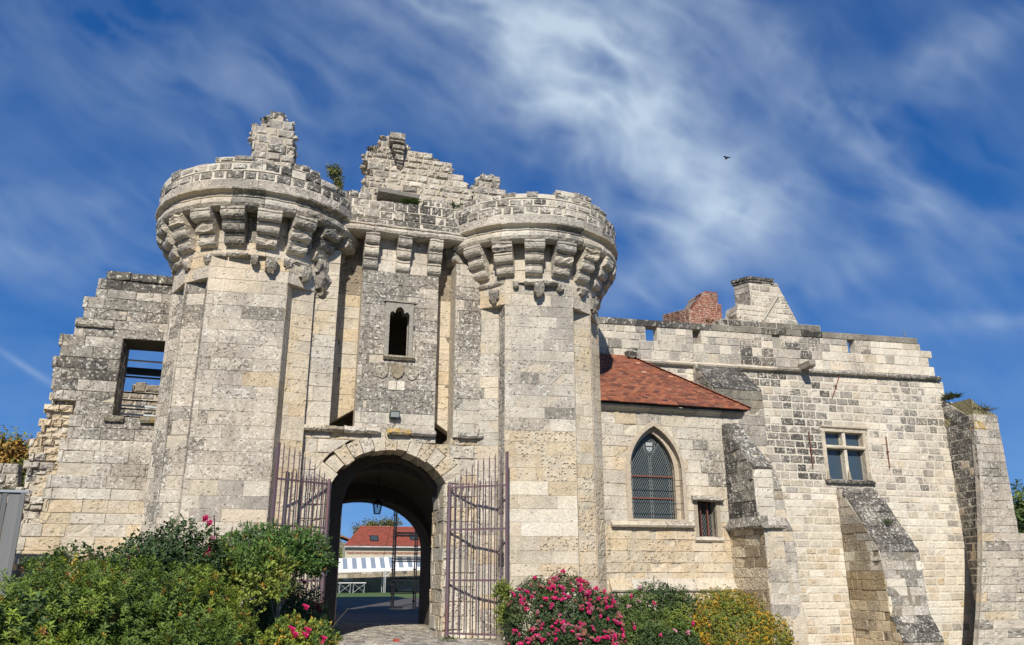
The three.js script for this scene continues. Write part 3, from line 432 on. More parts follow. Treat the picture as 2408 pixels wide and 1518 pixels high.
  const PC = onPlane([0, 0], [1, 0]); for (let i = 0; i < 4; i++) { const x0 = -1.35 + i * .82; part(GH, 'cornice_stone', sweep(PC, [[-.1, 9.74], [.38, 9.73], [.46, 9.77], [.49, 9.83], [.46, 9.89], [.40, 9.92], [.40, 9.945], [.44, 9.95], [.44, 9.99], [.36, 10.02], [-.1, 10.02]], x0 + .004, x0 + .816, { n: 6, erode: .02, tile: pick([[8, 3], [3, 2], [10, 1]]), tint: T1(.06) }), stoneMat); }
  const tp = (u) => 10.72 + .12 * n3(u * 1.3, 4, 0) + (u > 1.3 ? .15 : 0) + (u < -1 ? .1 : 0), rws = [[10.02, 10.19], [10.19, 10.44], [10.44, 10.70], [10.70, 10.88]], pp = [], cc = [];
  rws.forEach(([v0, v1], ri) => { const m = masonry({ P: onPlane([0, .33], [1, .33]), rows: [[v0, v1]], W: ri ? [.24, .44] : [.6, 1.1], span: () => ri < 3 ? [[-1.3, 1.75]] : [[-1.3, -.75], [.75, 1.75]], joint: .032, proud: .008, uneven: .012, rough: .014, bev: .035, depth: .3, topDepth: true, endDepth: .32, wob: .01, topWob: .04, ragged: () => ri === 3 ? [.06, .06] : [0, 0], look: ({}) => ({ tile: pick([[5, 4], [4, 4], [9, 1], [3, 1]]), tint: T1(.12) }), coreMat: 1, thick: .35, inset: .01 }); pp.push(...m.pieces); cc.push(...m.core); });
  lay(GH, 'parapet_stone', pp); layCore(GH, 'parapet_mortar', cc, mortarW);
}

// ---------- broken masonry standing on the gate ----------
function ruin(name, label, at, z, thick, poly, o) {       // poly: left edge u(v) and right edge u(v) as lists
  const T = thing(name, label, o.category || 'ruin', at), ed = (a, v) => { for (let i = 0; i + 1 < a.length; i++) if (v <= a[i + 1][1]) return mix(a[i][0], a[i + 1][0], clamp((v - a[i][1]) / (a[i + 1][1] - a[i][1]))); return a[a.length - 1][0]; };
  const P = onPlane([0, z], [1, z]), m = masonry({ P, v0: o.v0, v1: o.v1, ch: o.ch ?? .25, W: o.W ?? [.25, .55], span: (v) => { const l = ed(poly[0], v), r = ed(poly[1], v); return r > l ? [[l, r]] : []; }, ragged: () => [o.rag ?? .06, o.rag ?? .06], joint: o.joint ?? .02, proud: .012, uneven: .025, rough: .022, bev: .055, wob: .014, topWob: .06, topDepth: true, endDepth: thick, depth: .2, dents: .2, look: o.look, coreMat: 1, thick, inset: .02 });
  lay(T, 'stone', m.pieces); layCore(T, 'rubble_core', m.core, o.mortar || mortarC);
  if (o.loose) { const pts = []; for (const s of [0, 1]) for (let i = 0; i + 1 < poly[s].length; i++) { const [ua, va] = poly[s][i], [ub, vb] = poly[s][i + 1], n = Math.ceil(Math.hypot(ub - ua, vb - va) / .13); if (va < o.loose) continue; for (let k = 0; k < n; k++) { const t = (k + R()) / n; for (let q = 0; q < 2; q++) pts.push([mix(ua, ub, t) + rr(-.06, .06) + (s ? -.03 : .03), mix(va, vb, t) + rr(-.05, .05), z - rr(.05, thick * .7)]); } } const [l, r] = [poly[0].at(-1), poly[1].at(-1)]; for (let k = 0; k < 8; k++) pts.push([mix(l[0], r[0], R()), l[1] + rr(-.04, .02), z - rr(.05, thick)]); loose(T, 'loose_stone', pts, .05, .13, o.looseTiles || [3, 4, 15]); }
  return T;
}
ruin('ruined_pier', 'tall broken stone pier rising from the left tower top', [-3.25, 11.0, -1.3], -1.0, .7, [[[-3.80, 11], [-3.84, 12.6], [-3.82, 13.18], [-3.55, 13.24], [-3.42, 13.55]], [[-2.62, 11], [-2.66, 12.2], [-2.73, 12.8], [-2.74, 13.2], [-2.85, 13.35], [-3.03, 13.42], [-3.06, 13.6]]], { v0: 10.2, v1: 13.6, look: ({ v, u }) => ({ tile: v > 12.3 && v < 12.5 && u > -3.5 && u < -3.2 ? 7 : pick([[4, 5], [3, 3], [9, 2], [5, 1]]), tint: T1(.1) }), ch: .235, category: 'pier', loose: 11.9 });
{
  const T = ruin('ruined_wall', 'jagged remnant of wall with a corbelled corner above the gatehouse parapet', [.7, 11, -1.8], -1.5, .8, [[[-.85, 11.0], [-.80, 11.9], [-.62, 12.2], [-.75, 12.9], [-.55, 13.15], [-.32, 13.5], [-.1, 13.68]], [[2.6, 11.0], [2.5, 12.3], [2.28, 12.55], [1.9, 12.9], [1.72, 13.1], [1.2, 13.24], [.62, 13.32], [.45, 13.5], [.3, 13.68]]], { v0: 10.4, v1: 13.68, look: ({ u }) => ({ tile: u < .35 ? pick([[3, 4], [4, 4], [9, 3], [11, .2]]) : pick([[15, 4], [8, 3], [10, 2], [3, 2], [11, .2]]), tint: T1(.12) }), ch: .19, W: [.16, .46], joint: .026, category: 'wall', rag: .12, loose: 11.9, looseTiles: [15, 3, 8, 4] });
  const P = onPlane([0, -1.5], [1, -1.5]); [[12.66, 12.76, .08, .03], [12.76, 12.84, .13, .04], [12.84, 13.03, .18, .1], [13.03, 13.12, .24, .16], [13.12, 13.3, .27, .2], [13.3, 13.4, .33, .28], [13.4, 13.62, .36, .3]].forEach(([y0, y1, w, o]) => part(T, 'corner_corbel', sweep(P, [[-.1, y0], [w * .6, y0], [w, y0 + .04], [w, y1 - .01], [-.1, y1 - .01]], .38 - o - .14, .38, { tile: 4, erode: .02, n: 3, tint: T1(.08) }), stoneMat));
  part(T, 'broken_slab', boxG(1.15, .12, .5, .25, 11.62, -1.2, 0, -.06), std([.32, .30, .26], { map: fineMap, bumpMap: bumpN, bumpScale: .02 }));
}
ruin('ruined_stump', 'low stump of masonry behind the right tower parapet', [3, 11, -1.8], -1.5, .7, [[[2.55, 11], [2.5, 12.3], [2.62, 12.6], [2.76, 12.85]], [[3.7, 11], [3.55, 12.4], [3.4, 12.55], [3.3, 12.88]]], { v0: 10.6, v1: 12.88, look: rowsLook([[9, 3], [3, 3], [4, 3]], .1), ch: .22, category: 'ruin', loose: 12.2 });

// ---------- ruined wall on the left ----------
{
  const T = thing('ruined_wall', 'grey ashlar wall left of the towers with ragged end and empty window', 'wall', [-6.4, 0, -1.7]);
  const L = [[-8.0, -.3], [-7.85, 1.6], [-7.98, 3.2], [-7.9, 3.9], [-7.83, 4.4], [-7.75, 4.9], [-7.66, 5.2], [-7.62, 5.8], [-7.68, 6.0], [-7.62, 6.4], [-7.68, 6.65], [-7.52, 6.88], [-7.32, 7.1], [-7.22, 7.55], [-7.16, 7.8], [-7.02, 8.15], [-7.0, 8.36], [-6.83, 8.4], [-6.83, 8.6]];
  const le = (v) => { for (let i = 0; i + 1 < L.length; i++) if (v <= L[i + 1][1]) return mix(L[i][0], L[i + 1][0], clamp((v - L[i][1]) / (L[i + 1][1] - L[i][1]))); return -6.83; };
  const P = onPlane([0, -1.2], [1, -1.2]);
  // rubble heart shows along the broken end below 5 m
  const face = (v) => v < 5.3 ? le(v) + .42 + .22 * sm(1.5, 4, v) - .5 * sm(2.6, 2.2, v) * sm(1.2, 2.2, v) : le(v);
  const m = masonry({ P, v0: -.2, v1: 8.37, ch: .27, cuts: [4.97, 6.89, 5.3, 7.1], W: [.36, .74], span: (v) => v > 4.97 && v < 6.89 ? [[face(v), -6.25], [-5.27, -4.7]] : [[face(v), -4.7]], ragged: (v, k) => [k === 0 ? (v > 5.3 ? .09 : .06) : 0, 0], joint: .012, proud: .008, uneven: .010, rough: .008, bev: .018, dents: .16, endDepth: 1.0, wob: .004, look: ({ u, v, p }) => { if (v > 3.56 && v < 3.78 && u > -7.2 && u < -6.7) return null; if (u > -5.3 && v > 5.2 && v < 6.9) return { tile: pick([[4, 4], [3, 3]]), tint: T1(.08) }; const n = patch(p, .8, 3); if (v < 3.0) return { tile: pick([[0, 3], [1, 4], [2, 1.6], [8, 2]]), tint: T1(.09) }; if (v < 4.4) return { tile: n > .1 ? pick([[8, 3], [1, 2], [10, 1]]) : pick([[3, 4], [8, 3], [9, 1]]), tint: T1(.08) }; return { tile: pick([[3, 4], [4, 8], [9, 1], [5, .5]]), tint: T1(.08).map((q) => q * .93) }; }, coreMat: 1, thick: 1.05 });
  lay(T, 'stone', m.pieces); layCore(T, 'rubble_core', m.core, mortarC);
  const rb = masonry({ P: onPlane([0, -1.42], [1, -1.42]), v0: -.2, v1: 5.5, ch: .16, W: [.14, .34], span: (v) => [[le(v), face(v) + .1]], ragged: () => [.1, 0], joint: .02, proud: .08, uneven: .07, rough: .04, bev: .05, wob: .03, dents: .3, depth: .3, endDepth: .5, look: rowsLook([[15, 5], [6, 2], [3, 2], [7, 1]], .14), coreMat: 1, thick: .8, inset: .0 });
  lay(T, 'rubble_stone', rb.pieces); layCore(T, 'rubble_heart', rb.core, mortarC);
  let x = -6.83; [.55, .62, .22, .55, .3].forEach((w) => { part(T, 'coping_stone', sweep(P, [[-1.0, 8.37], [.05, 8.37], [.06, 8.41], [.05, 8.57], [-1.0, 8.60]], x, x + w - .01, { tile: 13, tint: [1.3, 1.3, 1.25], erode: .02 }), stoneMat); x += w; });
  part(T, 'string_block', sweep(P, [[-.3, 7.10], [.06, 7.10], [.09, 7.15], [.09, 7.22], [.03, 7.28], [-.3, 7.3]], -7.34, -6.5, { tile: 4, erode: .03, n: 5, tint: [.8, .8, .76] }), stoneMat);
  for (const [a, b] of [[-6.40, -5.98], [-5.62, -5.2]]) part(T, 'sill_block', sweep(P, [[-.5, 4.84], [.07, 4.84], [.09, 4.90], [.05, 4.99], [-.5, 5.0]], a, b, { tile: 11, tint: [.55, .58, .55], erode: .03 }), stoneMat);
  // jambs and lintel lining of the opening, coloured dark to carry its shade
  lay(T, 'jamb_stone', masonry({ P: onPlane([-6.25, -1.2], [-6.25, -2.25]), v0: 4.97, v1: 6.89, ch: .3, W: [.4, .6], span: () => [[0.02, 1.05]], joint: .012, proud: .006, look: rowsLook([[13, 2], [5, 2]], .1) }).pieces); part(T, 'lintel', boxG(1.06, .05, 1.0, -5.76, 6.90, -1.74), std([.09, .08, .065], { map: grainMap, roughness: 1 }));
  // steel deck frame inside the shell
  const S = thing('steel_frame', 'dark steel beams seen through the empty left window', 'steel frame', [-5.9, 5.3, -3]);
  const mt = std([.03, .04, .045], { roughness: .5, metalness: .5 }), lt = std([.45, .5, .52], { roughness: .45, metalness: .4 });
  for (const [y, h, z, mm] of [[7.1, .05, -3, mt], [6.78, .035, -3, lt], [6.47, .14, -3, mt], [6.56, .05, -2.98, mt], [6.33, .04, -2.97, mt], [5.92, .03, -3, mt], [5.72, .03, -3, mt], [5.50, .035, -2.6, lt], [5.42, .03, -2.6, mt], [5.28, .04, -2.6, lt], [5.14, .18, -2.6, mt]]) part(S, 'beam', boxG(2.6, h, .07, -6.0, y, z, 0, -.012), mm);
  for (const x2 of [-7.2, -4.8]) part(S, 'post', boxG(.08, 7.4, .08, x2, 3.6, -3.05), mt);
  // far inner wall
  ruin('ruined_wall', 'dark mossy inner wall seen low through the empty left window', [-6.3, 0, -6.8], -6.5, .6, [[[-9, 0], [-7.6, 6.2], [-6.9, 6.6], [-6.55, 6.95]], [[-4.2, 0], [-4.2, 6.95]]], { v0: 4.6, v1: 6.92, look: rowsLook([[5, 3], [12, 3], [4, 2]], .12), ch: .24, category: 'wall' });
  part(scene.getObjectByName('ruined_wall_002'), 'wall_foot', boxG(4.6, 4.6, .5, -6.4, 2.3, -6.8), mortarD);
}

// ---------- curtain wall on the right ----------
const ZC = -3.2, warp = (u, v) => v + .028 * (u - 8) * sm(5.5, 9.2, v);
const CW = thing('curtain_wall', 'long pale curtain wall right of the towers with string course and loopholes', 'wall', [13.5, 0, -3.8]);
{
  const P = (u, v, w) => V(u, warp(u, v), ZC + w), WN = [15.14, 16.92, 4.36, 6.12];
  const slits = [[8.79, 9.21, 8.62, 9.10], [10.51, 10.82, 8.62, 9.10], [13.57, 13.9, 8.62, 9.10], [16.66, 16.97, 8.62, 9.10]];
  const cut = (sp, a, b) => sp.flatMap(([l, r]) => b <= l || a >= r ? [[l, r]] : [[l, a], [b, r]].filter(([x, y]) => y - x > .05));
  const dark = (u, v) => { const n = fbm(u * .7, v * .9, 3, 3); let d = n * .7; d += .55 * Math.exp(-(((u - 14.2) / 1.5) ** 2 + ((v - 6.9) / 1.3) ** 2)) + .6 * Math.exp(-(((u - 14.3) / 1.0) ** 2 + ((v - 5.2) / 1.2) ** 2)) + .35 * Math.exp(-(((u - 19.3) / 1.2) ** 2 + ((v - 6.6) / 1.2) ** 2)) + .25 * sm(7.6, 8.6, v) * sm(.0, .5, fbm(u * .5, 3, 1, 2) + .3); return d; };
  const lookW = ({ u, v }) => { const d = dark(u, v) + rr(-.25, .25); if (v < 2.3) return { tile: pick([[8, 2], [9, .6], [7, 4], [1, 1.4], [0, 3]]), tint: T1(.09) }; if (d > .52) return { tile: pick([[5, 4], [4, 3]]), tint: T1(.12) }; if (d > .25) return { tile: pick([[10, 3], [3, 2], [8, 2], [9, 2]]), tint: T1(.1) }; return { tile: pick(v < 4.2 ? [[8, 4], [9, 1], [0, 2], [7, 6]] : [[8, 6], [9, 2.4], [0, 1.5], [7, 3.5], [10, .5]]), tint: T1(.1) }; };
  const w1 = masonry({ P, v0: -1.35, v1: 7.82, ch: .238, cuts: [WN[2], WN[3]], W: [.28, .54], span: (v) => { let s = [[6.2, 20.62]]; if (v > WN[2] && v < WN[3]) s = cut(s, WN[0], WN[1]); return s; }, joint: .036, proud: .004, uneven: .008, rough: .008, bev: .03, wob: .007, dents: .06, look: lookW, coreMat: 1, thick: 1.2, inset: .010 });
  lay(CW, 'stone', w1.pieces); layCore(CW, 'wall_core', w1.core, mortarW);
  const w2 = masonry({ P, v0: 8.0, v1: 9.10, ch: .27, cuts: [8.62], W: [.32, .62], span: (v) => { let s = [[6.2, 20.2 + (v > 8.55 && v < 8.75 ? .12 : v < 8.3 ? .12 : -.1) - (v > 8.9 ? .22 : 0)]]; if (v > 8.62) for (const [a, b] of slits) s = cut(s, a, b); return s; }, joint: .02, proud: .006, uneven: .008, rough: .008, bev: .02, endDepth: .3, ragged: (v, k, n) => [0, k === n - 1 ? .05 : 0], look: ({ u, v }) => { if (u > 17.6) return { tile: pick([[0, 3], [7, 3], [9, 1.5]]), tint: T1(.06) }; return lookW({ u, v }); }, coreMat: 1, thick: .3, inset: .012 });
  lay(CW, 'parapet_stone', w2.pieces); layCore(CW, 'parapet_core', w2.core, mortarW);
  const w3 = masonry({ P, rows: [[9.10, 9.33]], W: [.55, 1.1], span: () => [[6.2, 19.75]], joint: .014, proud: .02, uneven: .008, bev: .02, depth: .34, topWob: .02, look: ({ u }) => ({ tile: u < 11.5 ? pick([[13, 2], [5, 3]]) : pick([[5, 1], [9, 3], [13, .7]]), tint: u < 11.5 ? T1(.15) : [.62, .62, .58] }), coreMat: 1, thick: .34 });
  lay(CW, 'coping_stone', w3.pieces); layCore(CW, 'coping_core', w3.core, mortarD);
  const w4 = masonry({ P, rows: [[9.335, 9.55]], W: [.5, .8], span: () => [[11.6, 15.6]], joint: .02, proud: .0, uneven: .01, bev: .02, depth: .6, topWob: .02, look: ({ u }) => ({ tile: u < 13 ? 5 : 9, tint: u < 13 ? T1(.1) : [.5, .5, .48] }), coreMat: 1, thick: .6 });
  lay(CW, 'upper_coping_stone', w4.pieces); layCore(CW, 'upper_coping_core', w4.core, mortarW);
  // blocked loopholes, set back
  part(CW, 'loophole_block', boxG(.34, .52, .2, 10.66, 8.93, ZC - .35), std([.30, .28, .25], { map: fineMap, bumpMap: bumpN, bumpScale: .02 })); part(CW, 'loophole_block', boxG(.36, .52, .2, 13.73, 9.0, ZC - .18), std([.44, .41, .35], { map: fineMap, bumpMap: bumpN, bumpScale: .02 }));
  // string course
  for (let x = 6.2; x < 20.3; ) { const w = Math.min(rr(.9, 1.5), 20.45 - x); part(CW, 'string_course', sweep(P, [[-.1, 7.82], [.06, 7.83], [.13, 7.86], [.155, 7.91], [.13, 7.955], [.06, 7.97], [.05, 7.995], [-.1, 8.01]], x + .003, x + w - .003, { n: 4, erode: .012, tile: x > 17.5 ? 5 : x > 13.3 ? pick([[10, 2], [3, 2], [4, 1]]) : pick([[0, 3], [1, 2], [8, 2]]), tint: T1(.07) }), stoneMat); x += w; }
  // gargoyle spout
  const gx = 14.6; part(CW, 'spout', sweep((u, v, w) => V(gx + u, v + w * .02, ZC + w), [[-.2, 8.02], [.62, 8.06], [.66, 8.12], [.64, 8.26], [-.2, 8.24]], -.12, .12, { n: 3, erode: .02, tile: 9, tint: [.75, .75, .7] }), stoneMat);
  part(CW, 'broken_spout', sweep((u, v, w) => V(8.15 + u, v, ZC + w), [[-.2, 7.92], [.3, 7.96], [.34, 8.12], [.2, 8.2], [-.2, 8.2]], -.15, .13, { n: 4, erode: .05, tile: 5 }), stoneMat);
  // mullioned cross window
  const win = new THREE.Group(); win.name = 'cross_window'; win.position.set(16.03 - 13.5, 5.25, ZC + 3.8); CW.add(win);
  const [x0, x1, y0, y1] = [15.14, 16.92, warp(16, WN[2]), warp(16, WN[3])], PL = onPlane([0, ZC], [1, ZC]), so = (n, p, a, b, o) => part(win, n, sweep(PL, p, a, b, { tile: 0, erode: .003, ...o }), stoneMat);
  const vert = (n, xa, xb, w, ya = y0 + .04, yb = y1 - .02) => part(win, n, sweep((u, v, ww) => V(v, u, ZC + ww), [[-.32, xa], [w - .03, xa], [w, xa + .03], [w, xb - .03], [w - .03, xb], [-.32, xb]], ya, yb, { tile: pick([[0, 2], [7, 2]]), erode: .003 }), stoneMat);
  vert('jamb', x0 - .02, x0 + .13, .03); vert('jamb', x1 - .13, x1 + .02, .03); vert('mullion', 15.97, 16.10, .0); so('lintel', [[-.32, y1 - .14], [.03, y1 - .13], [.03, y1 - .03], [.09, y1 + .01], [.10, y1 + .06], [-.32, y1 + .07]], x0 - .06, x1 + .06); so('transom', [[-.3, 5.44], [.04, 5.44], [.06, 5.48], [.03, 5.545], [-.3, 5.56]], x0 + .1, x1 - .1); so('sill', [[-.32, y0 - .09], [.11, y0 - .08], [.12, y0 - .03], [.04, y0 + .03], [-.32, y0 + .05]], x0 - .08, x1 + .08, { tile: 13 });
  for (const x of [x0 + .06, 16.035, x1 - .06]) { const g = new THREE.LatheGeometry([[0, 0], [.07, 0], [.075, .05], [.05, .08], [.06, .13], [.045, .18], [.05, .24], [.03, .3], [0, .32]].map(([a, b]) => new THREE.Vector2(a, b)), 10); g.translate(x, y0 + .02, ZC + .02); part(win, 'base_moulding', g, carveMat); }
  const gm = std([.05, .075, .10], { roughness: .08, metalness: .0 });
  for (const [a, b, c, d] of [[x0 + .13, 15.97, y0 + .05, 5.44], [16.10, x1 - .13, y0 + .05, 5.44], [x0 + .13, 15.97, 5.56, y1 - .14], [16.10, x1 - .13, 5.56, y1 - .14]]) { const pn = part(win, 'pane', boxG(b - a + .04, d - c + .04, .012, (a + b) / 2, (c + d) / 2, ZC - .22, rr(-.012, .012), 0, rr(-.012, .012)), gm); part(pn, 'casement', mergeGeometries([boxG(b - a, .03, .03, (a + b) / 2, d - .015, ZC - .2), boxG(b - a, .03, .03, (a + b) / 2, c + .015, ZC - .2), boxG(.03, d - c, .03, a + .015, (c + d) / 2, ZC - .2), boxG(.03, d - c, .03, b - .015, (c + d) / 2, ZC - .2)]), std([.32, .31, .27])); }
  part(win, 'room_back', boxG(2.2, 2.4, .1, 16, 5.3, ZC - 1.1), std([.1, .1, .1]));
  // wall anchors
  for (const [x, y0a, x2, y1a] of [[16.12, 8.0, 15.72, 7.2], [14.6, 5.96, 14.62, 4.74], [17.72, 5.95, 17.7, 4.85]]) part(CW, 'wall_anchor', mergeGeometries([bar([x, y0a, ZC + .05], [x2, y1a, ZC + .05], .016, 6), boxG(.06, .06, .06, (x + x2) / 2, (y0a + y1a) / 2, ZC + .05)]), rust);
  part(CW, 'marker_pin', mergeGeometries([bar([19.45, 9.6, ZC - .2], [19.4, 10.0, ZC - .2], .014, 6), boxG(.12, .03, .05, 19.42, 9.78, ZC - .2)]), std([.3, .36, .42], { metalness: .5, roughness: .4 }));
}
// a buttress: side profile [z, y] extruded across x, its faces in blocks, its slopes in slabs
function buttress(T, x0, x1, prof, kinds, o = {}) {
  const core = new THREE.Shape(prof.map(([z, y]) => new THREE.Vector2(z, y))), g = new THREE.ExtrudeGeometry(core, { depth: x1 - x0 - .03, bevelEnabled: false }); g.rotateY(-Math.PI / 2); g.translate(x1 - .015, 0, 0);
  // shape x -> world z, extrude -> world x
  part(T, 'buttress_core', g, o.mortar || mortarC);
  const pcs = [], slopes = [];
  for (let i = 0; i + 1 < prof.length; i++) { const [za, ya] = prof[i], [zb, yb] = prof[i + 1], L = Math.hypot(zb - za, yb - ya), up = [(zb - za) / L, (yb - ya) / L], nz = up[1], ny = -up[0]; if (Math.abs(ya - yb) < .05 || (zb - za < -.01 && Math.abs(yb - ya) < .01)) continue; const P = (u, v, w) => V(x0 + u, ya + up[1] * v + ny * w, za + up[0] * v + nz * w); const steep = Math.abs(up[1]) > .93; const m = masonry({ P, v0: 0, v1: L, ch: steep ? .28 : .3, W: steep ? [.35, .7] : [.4, .8], span: () => [[0, x1 - x0]], joint: .012, proud: steep ? .012 : .045, rough: steep ? .01 : .022, uneven: steep ? .01 : .012, bev: steep ? .02 : .04, depth: .06, dents: .2, look: steep ? kinds.front : kinds.slope }); (steep ? pcs : slopes).push(...m.pieces); }
  const zs = prof.map((p) => p[0]), ys = prof.map((p) => p[1]), zmin = Math.min(...zs), zAt = (v) => { let b = zmin; for (let i = 0; i + 1 < prof.length; i++) { const [za, ya] = prof[i], [zb, yb] = prof[i + 1]; if ((v - ya) * (v - yb) <= 0 && ya !== yb) b = Math.max(b, za + (zb - za) * (v - ya) / (yb - ya)); } return b; };
  for (const s of [-1, 1]) { const P = s < 0 ? (u, v, w) => V(x0 - w, v, zmin + u) : (u, v, w) => V(x1 + w, v, zmin + u); const m = masonry({ P, v0: Math.min(...ys), v1: Math.max(...ys) - .03, ch: .28, cuts: o.cuts || [], W: [.35, .7], slant: true, span: (v) => { const z = zAt(v) - zmin; return z > .06 ? [[0, z]] : []; }, joint: .012, proud: .01, rough: .01, uneven: .01, bev: .02, dents: .18, depth: .05, look: s < 0 ? kinds.left : kinds.front }); pcs.push(...m.pieces); }
  lay(T, 'buttress_stone', pcs); lay(T, 'weathering_slab', slopes);
}
{
  const T = thing('buttress', 'black capped sloping buttress rising behind the tiled chapel roof', 'buttress', [11.3, 0, -2.5]);
  buttress(T, 10.42, 12.1, [[ZC + .02, 3], [-1.95, 3], [-1.95, 6.9], [ZC + .02, 7.98]], { front: ({ v }) => ({ tile: v > 3.6 ? 9 : pick([[0, 2], [9, 2]]), tint: v > 3.3 ? [.55, .55, .52] : T1(.1) }), slope: rowsLook([[13, 4], [5, 1]], .15), left: rowsLook([[8, 3], [9, 2], [10, 2]]), }, { mortar: mortarD });
  const B = thing('buttress', 'tall stepped buttress with mossy slopes below the cross window', 'buttress', [16.2, 0, -2.3]);
  buttress(B, 15.46, 16.9, [[ZC + .02, -1.3], [-1.05, -1.3], [-1.05, -.5], [-1.45, .22], [-1.52, 2.05], [-2.75, 3.75], [ZC + .02, 4.1]], { front: rowsLook([[4, 2], [3, 3], [10, 2], [7, 1]], .1), slope: ({ v }) => ({ tile: pick([[5, 4], [13, 1.2], [4, 2]]), tint: T1(.16) }), left: ({ v }) => ({ tile: pick([[12, 3], [8, 2.4], [9, 2]]), tint: v < 1.4 ? [1.1, 1.0, .85] : T1(.08) }) }, { mortar: mortarD });
}
// end tower
{
  const T = thing('end_buttress', 'massive battered end buttress with grass on its broken top, at far right', 'buttress', [20.9, 0, -2.6]);
  const zf = -1.9, xl = (v) => { const d = Math.max(0, 6.5 - v); return 20.36 - .0434 * d - .0205 * d * d; }, xb = 20.42, ytop = 6.6;
  const PL = (u, v, w) => { const t = u / 1.32, x = mix(xb, xl(v), t); return V(x - w * .95, v, ZC + u + w * .2); }, PF = (u, v, w) => V(xl(v) + u * (v < 2.7 ? 22.6 - xl(v) : 21.42 - xl(v)) / 1.2, v, zf + w);
  const lf = masonry({ P: PL, v0: -1.3, v1: 7.35, ch: .25, W: [.25, .5], slant: true, span: (v) => v < 6.45 ? [[0, 1.3]] : [[0, 1.3 * (7.4 - v) / .95]], joint: .03, proud: .006, uneven: .012, rough: .012, bev: .028, topWob: .03, look: ({ v, u }) => ({ tile: v < 5 && R() < .12 ? 1 : pick([[5, 5], [13, 1.5], [4, 1]]), tint: T1(.15) }), coreMat: 1, thick: .5, inset: .012 });
  const ff = masonry({ P: PF, v0: -1.3, v1: 6.65, ch: .27, cuts: [2.7], W: [.3, .62], span: (v) => [[0, 1.2]], joint: .01, proud: .008, uneven: .012, rough: .012, bev: .02, dents: .1, topWob: .05, depth: .2, look: ({ v, u }) => ({ tile: v > 6.0 ? pick([[4, 3], [11, .4], [15, 2]]) : v > 2.7 ? pick([[3, 4], [4, 1.6], [9, 2]]) : pick([[8, 3], [4, 2], [3, 3], [1, 1]]), tint: T1(.08) }), coreMat: 1, thick: .05, inset: .02 });
  lay(T, 'stone', [...lf.pieces, ...ff.pieces]); layCore(T, 'side_core', lf.core, mortarW); layCore(T, 'front_core', ff.core, mortarC);
  part(T, 'earth_top', slab([[20.4, 6.4], [21.4, 6.4], [21.38, 6.70], [21.0, 6.85], [20.45, 7.2]], ZC - .5, zf - .05, { tile: 12, erode: .08, tint: [.75, .8, .6] }), stoneMat);
}
